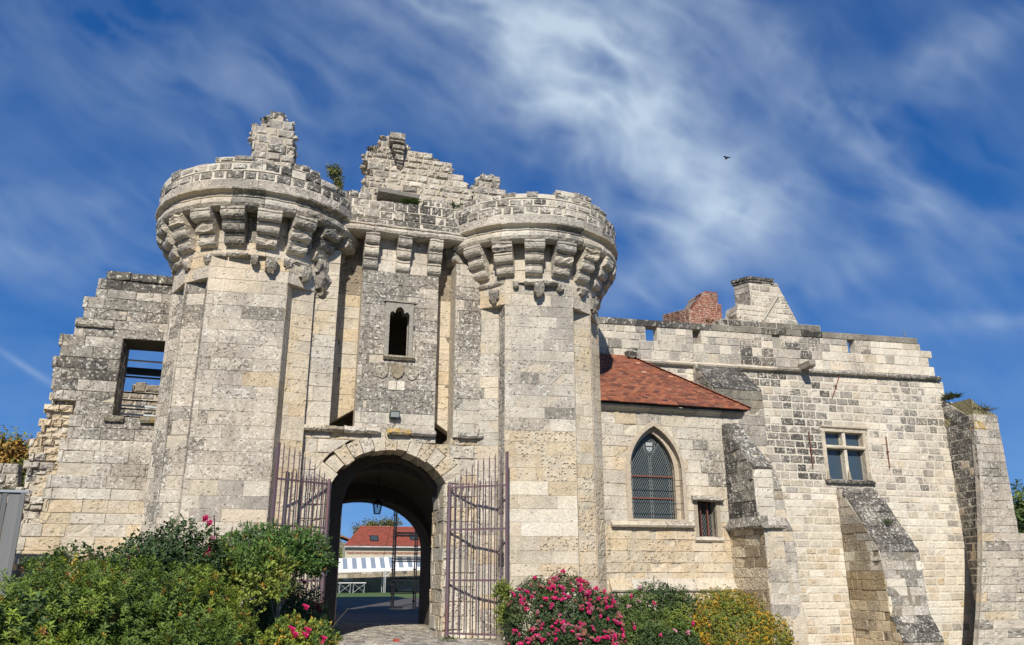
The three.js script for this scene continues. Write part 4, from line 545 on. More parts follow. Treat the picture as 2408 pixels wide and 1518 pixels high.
// ---------- chapel ----------
const CH = thing('chapel', 'small chapel with red tiled roof and pointed leaded window beside the right tower', 'chapel', [8, 0, -2]);
{
  const Z = -.8, P = onPlane([0, Z], [1, Z]), X0 = 5.3, X1 = 10.42, wc = 7.66, spr = 4.12, hw = .67;
  // two-centred arch: half width at height v above the springing
  const arch = (v, h, s, rise) => { if (v < s) return h; const r = (h * h + rise * rise) / (2 * h), d = v - s; return d < rise ? Math.max(0, Math.sqrt(Math.max(0, r * r - d * d)) - (r - h)) : 0; };
  const HO = .88, RISEO = 1.38, hole = (v) => arch(v, HO, spr, RISEO);
  const w = masonry({ P, v0: -.3, v1: 5.76, ch: .31, cuts: [1.14, 2.66, 2.78, 3.42, 2.3, spr], W: [.42, .8], slant: true, span: (v) => { let s = [[X0, X1]]; const cut = (a, b) => s = s.flatMap(([l, r]) => b <= l || a >= r ? [[l, r]] : [[l, a], [b, r]]); if (v > 2.78) { const h = hole(v); if (h > .03) cut(wc - h, wc + h); } if (v > 2.3 && v < 3.42) cut(8.78, 9.58); return s; }, joint: .012, proud: .008, uneven: .008, rough: .008, bev: .018, dents: .2, look: ({ u, v, p }) => { if (v < 2.66) return { tile: pick([[6, 4], [2, 2], [1, 3], [0, 1]]), tint: T1(.09), dents: .4 }; if (u > 8.6 && v > 3.6) return { tile: pick([[3, 3], [8, 3], [4, 1], [10, 1]]), tint: T1(.08) }; return { tile: pick([[1, 3], [8, 3], [0, 3], [3, 1]]), tint: T1(.08) }; }, coreMat: 1, thick: .7 });
  lay(CH, 'stone', w.pieces); layCore(CH, 'wall_core', w.core, mortarC);
  part(CH, 'side_wall', boxG(.6, 6.1, 2.3, X1 - .32, 2.7, -2.1), mortarC);
  // base offset and ledges
  lay(CH, 'plinth_stone', masonry({ P: onPlane([0, Z + .1], [1, Z + .1]), v0: -.3, v1: 1.0, ch: .32, W: [.45, .8], span: () => [[6.0, 9.9]], joint: .012, proud: .01, rough: .012, dents: .3, depth: .15, look: rowsLook([[6, 3], [1, 3], [8, 2]]) }).pieces);
  for (let x = 6.15; x < 9.8; x += .62) part(CH, 'plinth_slab', sweep(P, [[-.05, .98], [.17, .98], [.19, 1.02], [.02, 1.3], [-.05, 1.3]], x, Math.min(9.85, x + .612), { tile: pick([[1, 2], [8, 2], [0, 2]]), erode: .015, tint: T1(.07) }), stoneMat);
  for (const [a, b] of [[6.25, 7.0], [7.0, 7.85], [7.85, 8.7]]) part(CH, 'sill_ledge', sweep(P, [[-.05, 2.62], [.14, 2.62], [.17, 2.67], [.02, 2.79], [-.05, 2.8]], a, b - .006, { tile: a > 7.8 ? 3 : 0, erode: .014, tint: T1(.06) }), stoneMat);
  // pointed window: splayed reveal in two orders
  const Wn = new THREE.Group(); Wn.name = 'pointed_window'; Wn.position.set(wc - 8, 4, Z + 2); CH.add(Wn);
  const outline = (h, rise, y0, off = 0) => { const pts = []; pts.push([-h, y0]); for (let i = 0; i <= 14; i++) { const v = spr + rise * i / 14; pts.push([-arch(Math.min(v, spr + rise - .0005), h, spr, rise), v]); } for (let i = 13; i >= 0; i--) { const v = spr + rise * i / 14; pts.push([arch(v, h, spr, rise), v]); } pts.push([h, y0]); return pts.map(([x, y]) => [x + wc + off, y]); };
  const order = (ho, ro, hi, ri, z0, z1, mat, name) => { const o = new THREE.Shape(outline(ho, ro, 2.79).map(([x, y]) => new THREE.Vector2(x, y))); o.holes = [new THREE.Path(outline(hi, ri, 2.84).map(([x, y]) => new THREE.Vector2(x, y)))]; const g = new THREE.ExtrudeGeometry(o, { depth: z1 - z0, bevelEnabled: true, bevelSize: .02, bevelThickness: .03, bevelSegments: 2 }); g.translate(0, 0, z0); part(Wn, name, g, mat); };
  const fm = std([.55, .47, .36], { map: grainMap, bumpMap: bumpN, bumpScale: .02, roughness: 1 });
  order(HO + .01, RISEO, .79, 1.27, Z - .16, Z + .01, fm, 'outer_order'); order(.80, 1.28, .67, 1.12, Z - .36, Z - .19, fm, 'inner_order');
  const gl = new THREE.ShapeGeometry(new THREE.Shape(outline(.70, 1.15, 2.8).map(([x, y]) => new THREE.Vector2(x, y)))); gl.translate(0, 0, Z - .33);
  { const ex = new THREE.ExtrudeGeometry(new THREE.Shape(outline(.70, 1.15, 2.8).map(([x, y]) => new THREE.Vector2(x, y))), { depth: .012, bevelEnabled: false }); ex.translate(0, 0, Z - .345); part(Wn, 'leaded_glass', ex, std([.016, .026, .027], { roughness: .16 })); }
  const inside = (x, y) => y > 2.85 && Math.abs(x - wc) < arch(y, .66, spr, 1.11) - .01 && y < spr + 1.1, lead = std([.26, .28, .28], { roughness: .6, metalness: .2 }), lat = [];
  const strip = (ax, ay, dx, dy, t, z) => { let st = null; for (let s = 0; s < 4; s += .02) { const x = ax + dx * s, y = ay + dy * s, i = inside(x, y); if (i && !st) st = [x, y]; if (!i && st) { lat.push(sqbar([st[0], st[1], z], [x - dx * .02, y - dy * .02, z], t, .006)); st = null; } } if (st) lat.push(sqbar([st[0], st[1], z], [ax + dx * 4, ay + dy * 4, z], t, .006)); };
  for (let k = -32; k < 44; k++) { const c = k * .118; strip(wc - .8 , 2.4 + c, .5, .866, .008, Z - .325); strip(wc + .8, 2.4 + c, -.5, .866, .008, Z - .321); }
  part(Wn, 'lead_lattice', mergeGeometries(lat), lead);
  const edge = []; const ol = outline(.64, 1.08, 2.87), ol2 = outline(.57, .99, 2.87); for (const q of [ol, ol2]) for (let i = 0; i + 1 < q.length; i++) edge.push(sqbar([...q[i], Z - .318], [...q[i + 1], Z - .318], .012, .006)); edge.push(sqbar([wc - .03, 2.87, Z - .318], [wc - .03, 4.6, Z - .318], .012, .006), sqbar([wc + .03, 2.87, Z - .318], [wc + .03, 4.6, Z - .318], .012, .006), sqbar([wc, 4.5, Z - .318], [wc - .3, 4.95, Z - .318], .012, .006), sqbar([wc, 4.5, Z - .318], [wc + .3, 4.95, Z - .318], .012, .006)); part(Wn, 'lead_border', mergeGeometries(edge), lead);
  { const s = new THREE.Shape(); const c = [wc, 4.86]; s.moveTo(c[0] - .1, c[1] + .11); s.lineTo(c[0] + .1, c[1] + .11); s.lineTo(c[0] + .1, c[1] - .03); s.quadraticCurveTo(c[0] + .08, c[1] - .11, c[0], c[1] - .15); s.quadraticCurveTo(c[0] - .08, c[1] - .11, c[0] - .1, c[1] - .03); s.closePath(); const g = new THREE.ExtrudeGeometry(s, { depth: .008, bevelEnabled: false }); g.translate(0, 0, Z - .322); const sh = part(Wn, 'glass_shield', g, std([.42, .45, .45], { roughness: .4 })); part(sh, 'shield_band', boxG(.19, .035, .006, c[0], c[1] + .0, Z - .309), std([.05, .06, .07])); part(sh, 'shield_charge', boxG(.03, .03, .006, c[0], c[1] - .08, Z - .309), std([.05, .06, .07])); part(sh, 'roundel', new THREE.TorusGeometry(.17, .008, 6, 28).translate(c[0], c[1] - .01, Z - .318), lead); }
  for (const y of [3.42, 4.02]) part(Wn, 'saddle_bar', boxG(1.36, .035, .03, wc, y, Z - .3), rust);
  for (const y of [3.26, 3.9]) part(Wn, 'grille_rail', boxG(1.6, .012, .012, wc + .02, y, Z + .02), blackIron);
  for (const x of [wc - .8, wc + .8]) part(Wn, 'grille_upright', boxG(.012, 1.3, .012, x, 3.4, Z + .03), blackIron);
  // small barred window
  const Sw = new THREE.Group(); Sw.name = 'barred_window'; Sw.position.set(9.18 - 8, 2.86, Z + 2); CH.add(Sw);
  part(Sw, 'hood', sweep(P, [[-.1, 3.36], [.12, 3.34], [.18, 3.38], [.12, 3.46], [-.1, 3.56]], 8.70, 9.66, { tile: 4, erode: .03, n: 5 }), stoneMat); part(Sw, 'sill', sweep(P, [[-.2, 2.28], [.05, 2.26], [.09, 2.3], [.07, 2.37], [-.2, 2.41]], 8.74, 9.62, { tile: 8, erode: .012 }), stoneMat);
  for (const [a, b] of [[8.77, 8.89], [9.47, 9.59]]) part(Sw, 'jamb', boxG(b - a, .98, .4, (a + b) / 2, 2.88, Z - .19), fm);
  part(Sw, 'pane', boxG(.6, .98, .01, 9.18, 2.88, Z - .3), std([.02, .025, .025], { roughness: .2 }));
  lat.length = 0; for (let k = -8; k < 12; k++) for (const s of [-1, 1]) { let st = null; for (let q = 0; q < 1.6; q += .02) { const x = 9.18 - s * .3 + s * q * .5, y = 2.3 + k * .13 + q * .866, i = Math.abs(x - 9.18) < .29 && y > 2.42 && y < 3.34; if (i && !st) st = [x, y]; if (!i && st) { lat.push(sqbar([st[0], st[1], Z - .285 + s * .003], [x, y, Z - .285 + s * .003], .009, .005)); st = null; } } }
  part(Sw, 'lead_lattice', mergeGeometries(lat), lead); for (const x of [9.06, 9.28]) part(Sw, 'window_bar', boxG(.045, .96, .03, x, 2.87, Z - .17), std([.16, .055, .04])); for (const x of [8.97, 9.42]) part(Sw, 'grille_upright', boxG(.012, .94, .012, x, 2.87, Z - .02), blackIron);
  // eaves
  for (let x = 6.0; x < 10.55; x += .76) part(CH, 'eaves_stone', sweep(P, [[-.1, 5.76], [.04, 5.76], [.07, 5.80], [.10, 5.83], [.17, 5.86], [.17, 5.92], [-.1, 5.93]], x, Math.min(x + .756, 10.55), { tile: pick([[7, 2], [8, 2], [9, 1]]), erode: .01, tint: [.8, .78, .74] }), stoneMat);
  part(CH, 'gutter', boxG(5.0, .035, .1, 8.1, 5.955, Z + .2), std([.025, .025, .028], { roughness: .5 }));
  // roof: front slope, hipped on the right
  const E0 = V(5.3, 5.97, Z + .3), up = V(0, 8.03 - 5.97, ZC + .05 - (Z + .3)), SL = up.length(), ud = up.clone().normalize(), nn = V(0, -ud.z, ud.y);
  const right = (s) => mix(10.66, 8.15, s / SL), RP = (u, v, w) => V(u, E0.y + ud.y * v + nn.y * w, E0.z + ud.z * v + nn.z * w);
  { const g = new THREE.BufferGeometry(), q = [RP(5.3, 0, -.05), RP(10.6, 0, -.05), RP(8.12, SL, -.05), RP(5.3, SL, -.05), V(10.6, 5.9, ZC + .1)]; g.setAttribute('position', new THREE.Float32BufferAttribute([0, 1, 2, 0, 2, 3, 1, 4, 2].flatMap((i) => q[i].toArray()), 3)); g.setAttribute('uv', new THREE.Float32BufferAttribute(new Array(18).fill(.3), 2)); g.computeVertexNormals(); part(CH, 'roof_deck', g, std([.08, .03, .02])); }
  const tiles = [], tone = [[.29, .092, .046], [.34, .115, .056], [.23, .075, .042], [.36, .135, .07], [.15, .055, .036], [.27, .11, .065], [.07, .035, .028]];
  const nrow = 34; for (let r = 0; r < nrow; r++) { const s = SL * r / nrow, x1 = right(s); let x = 5.35 + (r % 2) * .08; while (x < x1 - .05) { const wd = Math.min(.165, x1 - x) - .006, b = new THREE.BoxGeometry(wd, .15, .02); const c = tone[Math.min(6, Math.floor(R() ** 1.15 * (R() < .93 ? 6 : 7)))], m = rr(.8, 1.15), pale = R() < .012 ? 2.0 : 1; b.setAttribute('color', new THREE.Float32BufferAttribute(Array(24).fill([c[0] * m * pale, c[1] * m * pale * (pale > 1 ? 1.5 : 1), c[2] * m * pale * (pale > 1 ? 1.8 : 1)]).flat(), 3)); b.rotateX(.11 + rr(-.03, .03)); b.rotateZ(rr(-.02, .02)); b.translate(0, .05 + rr(-.012, .012), .014 + rr(0, .008)); const M = new THREE.Matrix4().makeBasis(V(1, 0, 0), ud, nn).setPosition(RP(x + wd / 2, s, 0)); b.applyMatrix4(M); tiles.push({ geo: b, c: RP(x, s, 0), area: wd * .11 * rr(.9, 1.1) }); x += wd + .006; } }
  lay(CH, 'roof_tile', tiles, new THREE.MeshStandardMaterial({ vertexColors: true, map: fineMap, roughness: .9 }));
  const hipT = []; for (let i = 0; i < 22; i++) { const s = SL * (i + .5) / 22, p = RP(right(s) - .02, s, .03), h = new THREE.CylinderGeometry(.06, .07, .17, 8, 1, false, 0, Math.PI); hipT.push(p); const d = RP(right(SL), SL, .03).sub(RP(right(0), 0, .03)).normalize(); h.applyQuaternion(new THREE.Quaternion().setFromUnitVectors(V(0, 1, 0), d)); h.translate(p.x, p.y - .01, p.z); part(CH, 'hip_tile', h, std([.30 * rr(.7, 1.1), .09, .05])); }
}
{
  const T = thing('buttress', 'white flecked corner buttress of the chapel with a long sloping top', 'buttress', [10.1, 0, 0]);
  buttress(T, 9.85, 10.42, [[-.8, -.4], [.84, -.4], [.84, 2.58], [.60, 2.86], [.56, 4.12], [.62, 4.15], [-.75, 5.56]], { front: ({ v, p }) => ({ tile: p.y > 2.8 ? pick([[7, 2], [8, 3], [3, 1]]) : pick([[1, 3], [8, 2], [9, 1.4], [6, 1]]), tint: T1(.09) }), slope: ({ p }) => ({ tile: p.y > 3 ? pick([[5, 4], [4, 1]]) : pick([[3, 2], [4, 2]]), tint: T1(.12) }), left: ({ v }) => ({ tile: v > 2.7 ? pick([[5, 5], [13, 3], [4, .6]]) : pick([[12, 3], [15, 2], [6, 1]]), tint: v > 2.7 ? T1(.12) : [1.15, 1.1, 1.0] }), cuts: [2.58, 2.86] });
  const PX = (u, v, w) => V(9.85 - w, v, -.8 + u); part(T, 'drip_ledge', sweep(PX, [[-.05, 2.54], [.12, 2.56], [.14, 2.62], [.02, 2.86], [-.05, 2.88]], 0, 1.78, { tile: 4, erode: .03, n: 8 }), stoneMat); part(T, 'drip_ledge', sweep(onPlane([0, .84], [1, .84]), [[-.1, 2.54], [.12, 2.56], [.14, 2.62], [-.1, 2.86]], 9.76, 10.52, { tile: 3, erode: .02, n: 4 }), stoneMat);
  const U = thing('buttress', 'low brown stepped buttress foot between chapel and curtain wall', 'buttress', [10.9, 0, -.6]);
  buttress(U, 10.44, 11.02, [[-1.6, -.4], [.62, -.4], [.62, .3], [.5, .62], [.45, 2.5], [.2, 2.85], [.12, 3.6], [-.2, 4.4], [-1.6, 5.4]], { front: rowsLook([[1, 2], [9, 2], [12, 1.4], [8, 2]], .08), slope: rowsLook([[3, 2], [10, 2], [4, 1]]), left: rowsLook([[12, 3], [15, 2]]) });
}

// ---------- chimneys above the curtain wall ----------
{
  const T = thing('brick_chimney', 'broken red brick chimney stump above the curtain wall', 'chimney', [11, 9.3, -4.4]);
  const top = (x) => x < 11.0 ? 10.16 : x < 11.55 ? mix(10.16, 10.8, (x - 11) / .55) : 10.92;
  const z = -4.0, fr = masonry({ P: onPlane([0, z], [1, z]), v0: 9.2, v1: 10.92, ch: .066, W: [.17, .24], span: (v) => { const l = v < 10.16 ? 10.9 : mix(10.95, 11.5, (v - 10.16) / .7); return l < 12.1 ? [[l, v > 10.5 ? 12.08 : 12.2]] : []; }, ragged: (v) => [v > 10.16 ? .05 : 0, .02], joint: .019, proud: .006, uneven: .006, rough: .004, bev: .008, depth: .1, topDepth: true, endDepth: .4, look: () => ({ tile: 14, tint: T1(.22) }), coreMat: 1, thick: 1.0, inset: .006 });
  const sd = masonry({ P: onPlane([10.35, -4.9], [10.9, -4.0]), v0: 9.2, v1: 10.2, ch: .066, W: [.17, .24], span: () => [[0, 1.05]], joint: .019, proud: .006, uneven: .006, rough: .004, bev: .008, depth: .1, topWob: .03, look: () => ({ tile: 14, tint: [.62, .66, .66].map((q) => q * rr(.8, 1.2)) }), coreMat: 1, thick: .25, inset: .006 });
  lay(T, 'brick', [...fr.pieces, ...sd.pieces]); layCore(T, 'mortar', [...fr.core, ...sd.core], std([.46, .38, .29], { roughness: 1 }));
  const U = thing('stone_chimney', 'tapering pale stone chimney with moulded cap above the curtain wall', 'chimney', [13.9, 9.4, -4.4]);
  const le = (v) => v < 10.55 ? mix(12.62, 12.85, (v - 9.6) / .95) : 13.42, re = (v) => v > 11.55 ? 14.55 : mix(15.35, 14.6, clamp((v - 10.0) / 1.5));
  const f1 = masonry({ P: onPlane([0, z], [1, z]), v0: 9.3, v1: 11.55, ch: .20, cuts: [10.55], W: [.25, .5], slant: true, span: (v) => [[le(v), re(v)]], ragged: (v) => [v < 10.5 ? .05 : 0, .05], joint: .03, proud: .006, uneven: .012, rough: .012, bev: .026, wob: .01, depth: .2, endDepth: .5, topDepth: true, look: ({ u, v }) => ({ tile: v > 10.55 && u < 14.4 ? pick([[9, 3], [8, 2]]) : pick([[9, 3], [3, 2], [10, 1], [8, 2]]), tint: T1(.1) }), coreMat: 1, thick: .8, inset: .008 });
  const f2 = masonry({ P: onPlane([13.12, -4.55], [13.42, -4.0]), v0: 10.4, v1: 11.48, ch: .2, W: [.3, .5], span: () => [[0, .62]], joint: .012, proud: .006, look: rowsLook([[9, 2], [4, 1]], .1), coreMat: 1, thick: .3 });
  lay(U, 'stone', [...f1.pieces, ...f2.pieces]); layCore(U, 'mortar', [...f1.core, ...f2.core], mortarW);
  for (const [y0, y1, o] of [[11.46, 11.54, .05], [11.54, 11.63, .1]]) { part(U, 'cap', sweep(onPlane([0, z], [1, z]), [[-.6, y0], [o, y0], [o + .02, y1], [-.6, y1]], 13.42 - o * .5, 14.4, { tile: 5, erode: .015 }), stoneMat); part(U, 'cap', sweep(onPlane([13.12, -4.55], [13.42, -4.0]), [[-.2, y0], [o, y0], [o + .02, y1], [-.2, y1]], -.05, .63, { tile: 13, erode: .015 }), stoneMat); }
  part(U, 'flashing_strip', sqbar([13.78, 10.0, z + .05], [14.55, 11.05, z + .05], .05, .06), std([.5, .46, .38], { roughness: 1 }));
}

// ---------- iron gate leaves ----------
function gate(label, hx, hz, fx, fz) {
  const T = thing('iron_gate', label, 'gate', [hx, 0, hz], 'iron gate leaves'), L = Math.hypot(fx - hx, fz - hz), ang = Math.atan2(-(fz - hz), fx - hx);
  const add = (n, g) => { g.rotateY(ang); g.translate(hx, 0, hz); return part(T, n, g, iron); };
  add('hinge_post', mergeGeometries([bar([0, .04, 0], [0, 3.42, 0], .044, 10), bar([0, 3.42, 0], [0, 3.52, 0], .045, 10, .03), bar([0, 1.9, 0], [0, 2.02, 0], .046, 10), bar([0, 3.2, 0], [0, 3.3, 0], .046, 10), bar([0, .04, 0], [0, .12, 0], .05, 10)]));
  add('edge_post', boxG(.06, 4.12, .06, L, 2.12, 0)); const n = 9;
  for (let i = 1; i <= n; i++) { const x = L * i / (n + 1), h = 3.58 + .62 * Math.sin(i / (n + 1) * Math.PI / 2) - (i % 2 && i < 6 ? .0 : 0); add('bar', mergeGeometries([bar([x, .10, 0], [x, h - .12, 0], .0145, 7), bar([x, h - .12, 0], [x, h, 0], .017, 6, .001)])); }
  for (const y of [.13, 1.28, 2.42, 3.4]) add('rail', boxG(L, .042, .032, L / 2, y, 0)); for (let i = 0; i < 9; i++) { const x = L * (i + .5) / 10; if (i < 6) add('short_spike', mergeGeometries([bar([x, 3.3, 0], [x, 3.46, 0], .010, 6), bar([x, 3.46, 0], [x, 3.56, 0], .013, 6, .001)])); }
  return T;
}
gate('purple brown iron gate leaf swung open against the left tower', -1.24, .30, -2.44, 1.16);
gate('purple brown iron gate leaf swung open against the right tower', 1.60, .30, 2.74, 1.30);

// ---------- lamps ----------
{
  const F = thing('floodlight', 'small grey floodlight fixed low on the panel above the arch', 'floodlight', [.22, 5.0, .15]); const dk = std([.06, .07, .07], { roughness: .5 });
  part(F, 'housing', boxG(.24, .16, .07, .22, 5.13, .19, 0, 0, .35), dk); part(F, 'lens', boxG(.2, .12, .01, .22, 5.118, .226, 0, 0, .35), std([.35, .4, .4], { roughness: .15 })); part(F, 'bracket', mergeGeometries([boxG(.26, .02, .03, .22, 5.03, .13), boxG(.02, .12, .03, .1, 5.08, .14), boxG(.02, .12, .03, .34, 5.08, .14), boxG(.05, .05, .1, .22, 5.02, .1)]), dk); part(F, 'cable', new THREE.TubeGeometry(new THREE.CatmullRomCurve3([V(.22, 5.02, .1), V(.25, 4.92, .09), V(.2, 4.84, .09), V(.21, 4.77, .12)]), 12, .008, 5), dk);
  const N = thing('lantern', 'black glazed lantern hanging under the gate vault', 'lantern', [.3, 3.1, -3]); const c = [.34, -3.0];
  const y0 = 2.98; part(N, 'cage', mergeGeometries([...[[-1, -1], [1, -1], [1, 1], [-1, 1]].map(([a, b]) => bar([c[0] + a * .07, y0, c[1] + b * .07], [c[0] + a * .11, y0 + .26, c[1] + b * .11], .010, 5)), boxG(.16, .02, .16, c[0], y0, c[1]), boxG(.25, .02, .25, c[0], y0 + .26, c[1])]), blackIron); const rf = new THREE.ConeGeometry(.2, .14, 4); rf.rotateY(Math.PI / 4); rf.translate(c[0], y0 + .34, c[1]); part(N, 'roof', rf, blackIron); part(N, 'hanger', bar([c[0], y0 + .4, c[1]], [c[0], 3.95, c[1]], .012, 6), blackIron); const gp = new THREE.CylinderGeometry(.145, .095, .25, 4, 1, true); gp.rotateY(Math.PI / 4); gp.translate(c[0], y0 + .13, c[1]); part(N, 'glazing', gp, new THREE.MeshPhysicalMaterial({ color: lin(.8, .85, .85), roughness: .1, transmission: .85, thickness: 0 })); part(N, 'lamp_holder', bar([c[0], y0 + .16, c[1]], [c[0], y0 + .26, c[1]], .02, 6), blackIron);
}

// ---------- paving through the gate ----------
{
  const road = structure('gate_path', new THREE.Mesh(boxG(4.6, .06, 12.5, .6, -.02, -2.2), mortarD)); void road;
  const T = thing('cobble_paving', 'worn stone setts paving the gate passage', 'paving', [.4, 0, -2]); T.userData.kind = 'structure'; const pcs = [];
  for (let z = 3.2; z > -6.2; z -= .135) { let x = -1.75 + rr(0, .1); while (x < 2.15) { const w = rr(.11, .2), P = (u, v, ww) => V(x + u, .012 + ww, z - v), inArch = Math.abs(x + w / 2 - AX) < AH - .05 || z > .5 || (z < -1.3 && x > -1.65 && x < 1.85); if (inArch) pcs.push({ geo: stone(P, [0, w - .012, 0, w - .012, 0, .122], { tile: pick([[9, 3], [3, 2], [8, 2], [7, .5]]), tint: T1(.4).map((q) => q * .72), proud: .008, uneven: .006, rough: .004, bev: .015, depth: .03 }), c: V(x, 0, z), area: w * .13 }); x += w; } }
  lay(T, 'sett', pcs);
  const K = thing('red_tile_shard', 'small red shard lying on the gate paving', 'shard', [.1, .02, .9]); part(K, 'shard_piece', boxG(.11, .05, .09, .36, .05, .9, .3), std([.45, .08, .05]));
}
// ---------- courtyard behind the gate ----------
{
  const gy = (z) => .0;
  structure('courtyard_grass', new THREE.Mesh(boxG(70, .03, 30, 6, .012, -46.5), std([.10, .17, .04], { map: fineMap, roughness: 1 })));
  structure('courtyard_gravel', new THREE.Mesh(boxG(60, .03, 25, 6, .0, -18.8), std([.10, .09, .078], { map: grainMap, roughness: 1 })));
  const pth = new THREE.Shape([[7.4, -40], [9.5, -36.5], [13, -36.5], [13, -39], [9.6, -39.2], [8.2, -41]].map(([x, z]) => new THREE.Vector2(x, -z))); const pg = new THREE.ExtrudeGeometry(pth, { depth: .02, bevelEnabled: false }); pg.rotateX(-Math.PI / 2); pg.translate(0, .03, 0); structure('courtyard_path', new THREE.Mesh(pg, std([.42, .36, .24], { roughness: 1 })));
  // house
  const H = thing('house', 'cream house with red tiled roof and two skylights across the courtyard', 'house', [9, 0, -56]);
  const z = -53, W = std([.66, .60, .46], { map: grainMap, roughness: 1 });
  part(H, 'wall', boxG(11.5, 3.62, 6, 10.3, 1.81, z - 3), W);
  const rs = (pts, d) => { const s = new THREE.Shape(pts.map(([a, b]) => new THREE.Vector2(a, b))); return new THREE.ExtrudeGeometry(s, { depth: d, bevelEnabled: false }); };
  part(H, 'roof', slopeQuad(4.35, 16.3, 6.0, 16.3, 3.6, 5.35, z + .25, z - 2.6, .08), std([.22, .06, .04], { map: fineMap, roughness: .95 }));
  function slopeQuad(a, b, c, d, y0, y1, z0, z1, t) { const n = V(0, z0 - z1, y1 - y0).normalize().multiplyScalar(t), q = [V(a, y0, z0), V(b, y0, z0), V(d, y1, z1), V(c, y1, z1)], q2 = q.map((p) => p.clone().sub(n)), all = [...q, ...q2], f = [[0, 1, 2, 3], [7, 6, 5, 4], [0, 4, 5, 1], [1, 5, 6, 2], [2, 6, 7, 3], [3, 7, 4, 0]], pos = [], uv = [], idx = []; f.forEach((r) => { const k = pos.length / 3; r.forEach((i) => { pos.push(all[i].x, all[i].y, all[i].z); uv.push(all[i].x * .5, all[i].y * .5 + all[i].z * .3); }); idx.push(k, k + 1, k + 2, k, k + 2, k + 3); }); return geoOf(pos, uv, null, idx); }
  { const rows = []; for (let r = 0; r < 15; r++) { const t = r / 15, y = mix(3.62, 5.33, t), zz = mix(z + .26, z - 2.55, t), x0 = mix(4.4, 6.0, t); let x = x0; while (x < 12.6) { rows.push({ geo: boxG(.27, .018, .24, x + .14, y + .03, zz + rr(-.01, .01), 0, 0, .55), c: V(x, y, zz), area: .05 * rr(.9, 1.1) }); x += .285; } } rows.forEach((q) => { const n = q.geo.attributes.position.count, m = rr(.85, 1.15); q.geo.setAttribute('color', new THREE.Float32BufferAttribute(Array(n).fill([  .25 * m, .06 * m, .036 * m]).flat(), 3)); }); lay(H, 'roof_tile', rows, new THREE.MeshStandardMaterial({ vertexColors: true, roughness: .95 })); }
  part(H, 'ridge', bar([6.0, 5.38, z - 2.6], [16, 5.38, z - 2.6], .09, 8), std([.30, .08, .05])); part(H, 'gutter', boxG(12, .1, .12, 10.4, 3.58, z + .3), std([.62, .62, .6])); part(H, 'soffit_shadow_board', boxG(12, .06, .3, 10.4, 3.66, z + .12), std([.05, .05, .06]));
  for (const [x, y] of [[7.05, 4.32], [10.6, 4.45]]) { const t = (y - 3.6) / 1.75, zz = mix(z + .25, z - 2.6, t) + .1, s = part(H, 'skylight', boxG(.75, .95, .08, x, y, zz, 0, 0, -1.02), std([.02, .022, .025], { roughness: .4 })); part(s, 'glass', boxG(.55, .75, .02, x, y + .03, zz + .045, 0, 0, -1.02), std([.05, .07, .07], { roughness: .08 })); }
  for (let r = 0; r < 3; r++) for (let k = 0; k < 34; k++) part(H, 'brick', boxG(.2, .06, .03, 4.72 + k * .235 + (r % 2) * .11, 3.0 + r * .075, z + .01), (k + r) % 3 ? std([.30, .13, .09]) : std([.40, .26, .2]));
  for (const [x, y, w, h] of [[7.2, 1.9, .5, .6], [9.6, 1.95, 2.4, .32], [12.9, 2.75, 2, .12]]) part(H, 'opening', boxG(w, h, .1, x, y, z + .02), std([.035, .035, .04], { roughness: .3 }));
  part(H, 'porch_roof', boxG(2.4, .1, 1.2, 13.0, 2.95, z + .5, 0, -.03, .3), std([.06, .04, .035]));
  // gable house left
  const G = thing('house', 'old stone gable with red roof at the left of the courtyard house', 'house', [3, 0, -60]); { const g = rs([[1.2, 0], [5.4, 0], [5.4, 4.0], [4.2, 4.5], [3.75, 5.1], [1.2, 4.4]], 4); g.translate(0, 0, -64); part(G, 'wall', g, std([.28, .25, .2], { map: grainMap, roughness: 1 })); part(G, 'roof', boxG(2.2, .12, 3.6, 4.9, 4.75, -62, 0, -.35), std([.36, .15, .09], { map: fineMap })); }
  // courtyard wall behind the tent; darker stone kinds paint in the canopy shade
  const B = thing('courtyard_wall', 'low stone wall standing in shade behind the striped tent', 'wall', [7, 0, -50]); const bp = masonry({ P: onPlane([2, -47.2], [13, -47.2]), v0: 0, v1: 1.62, ch: .27, W: [.4, .8], span: () => [[0, 11]], joint: .02, proud: .01, look: rowsLook([[15, 1], [12, 4], [5, 1]]), coreMat: 1, thick: .4 }); lay(B, 'stone', bp.pieces); layCore(B, 'mortar', bp.core, mortarC);
  // striped marquee
  const M = thing('marquee', 'white and grey striped market tent in the courtyard', 'tent', [6.5, 0, -43.5]);
  const mw = std([.80, .80, .80], { roughness: .8 }), mg = std([.22, .27, .33], { roughness: .8 }), fab = (x) => V(x, 0, 0); const z0 = -42, z1 = -43.3, tilt = (x) => .03 * (x - 3);
  for (let i = 0; i < 22; i++) { const x = 2.35 + i * .34, q = slopeQuad(x, x + .34, x + .02, x + .36, 1.60 + tilt(x), 2.45 + tilt(x), z0, z1, .012); part(M, 'canopy_stripe', q, i % 2 ? mg : mw); part(M, 'rear_canopy_stripe', slopeQuad(x + .36, x + .02, x + .34, x, 1.55 + tilt(x), 2.44 + tilt(x), z1 - 3.2, z1 - .005, .012), i % 2 ? mg : mw); }
  { const s = new THREE.Shape(); s.moveTo(2.3, 1.66); s.lineTo(9.85, 1.88); s.lineTo(9.85, 1.7); for (let x = 9.85; x > 2.35; x -= .2) s.quadraticCurveTo(x - .1, 1.36 + tilt(x), x - .2, 1.47 + tilt(x)); s.closePath(); const g = new THREE.ExtrudeGeometry(s, { depth: .012, bevelEnabled: false }); g.translate(0, 0, z0 + .02); part(M, 'valance', g, mw); }
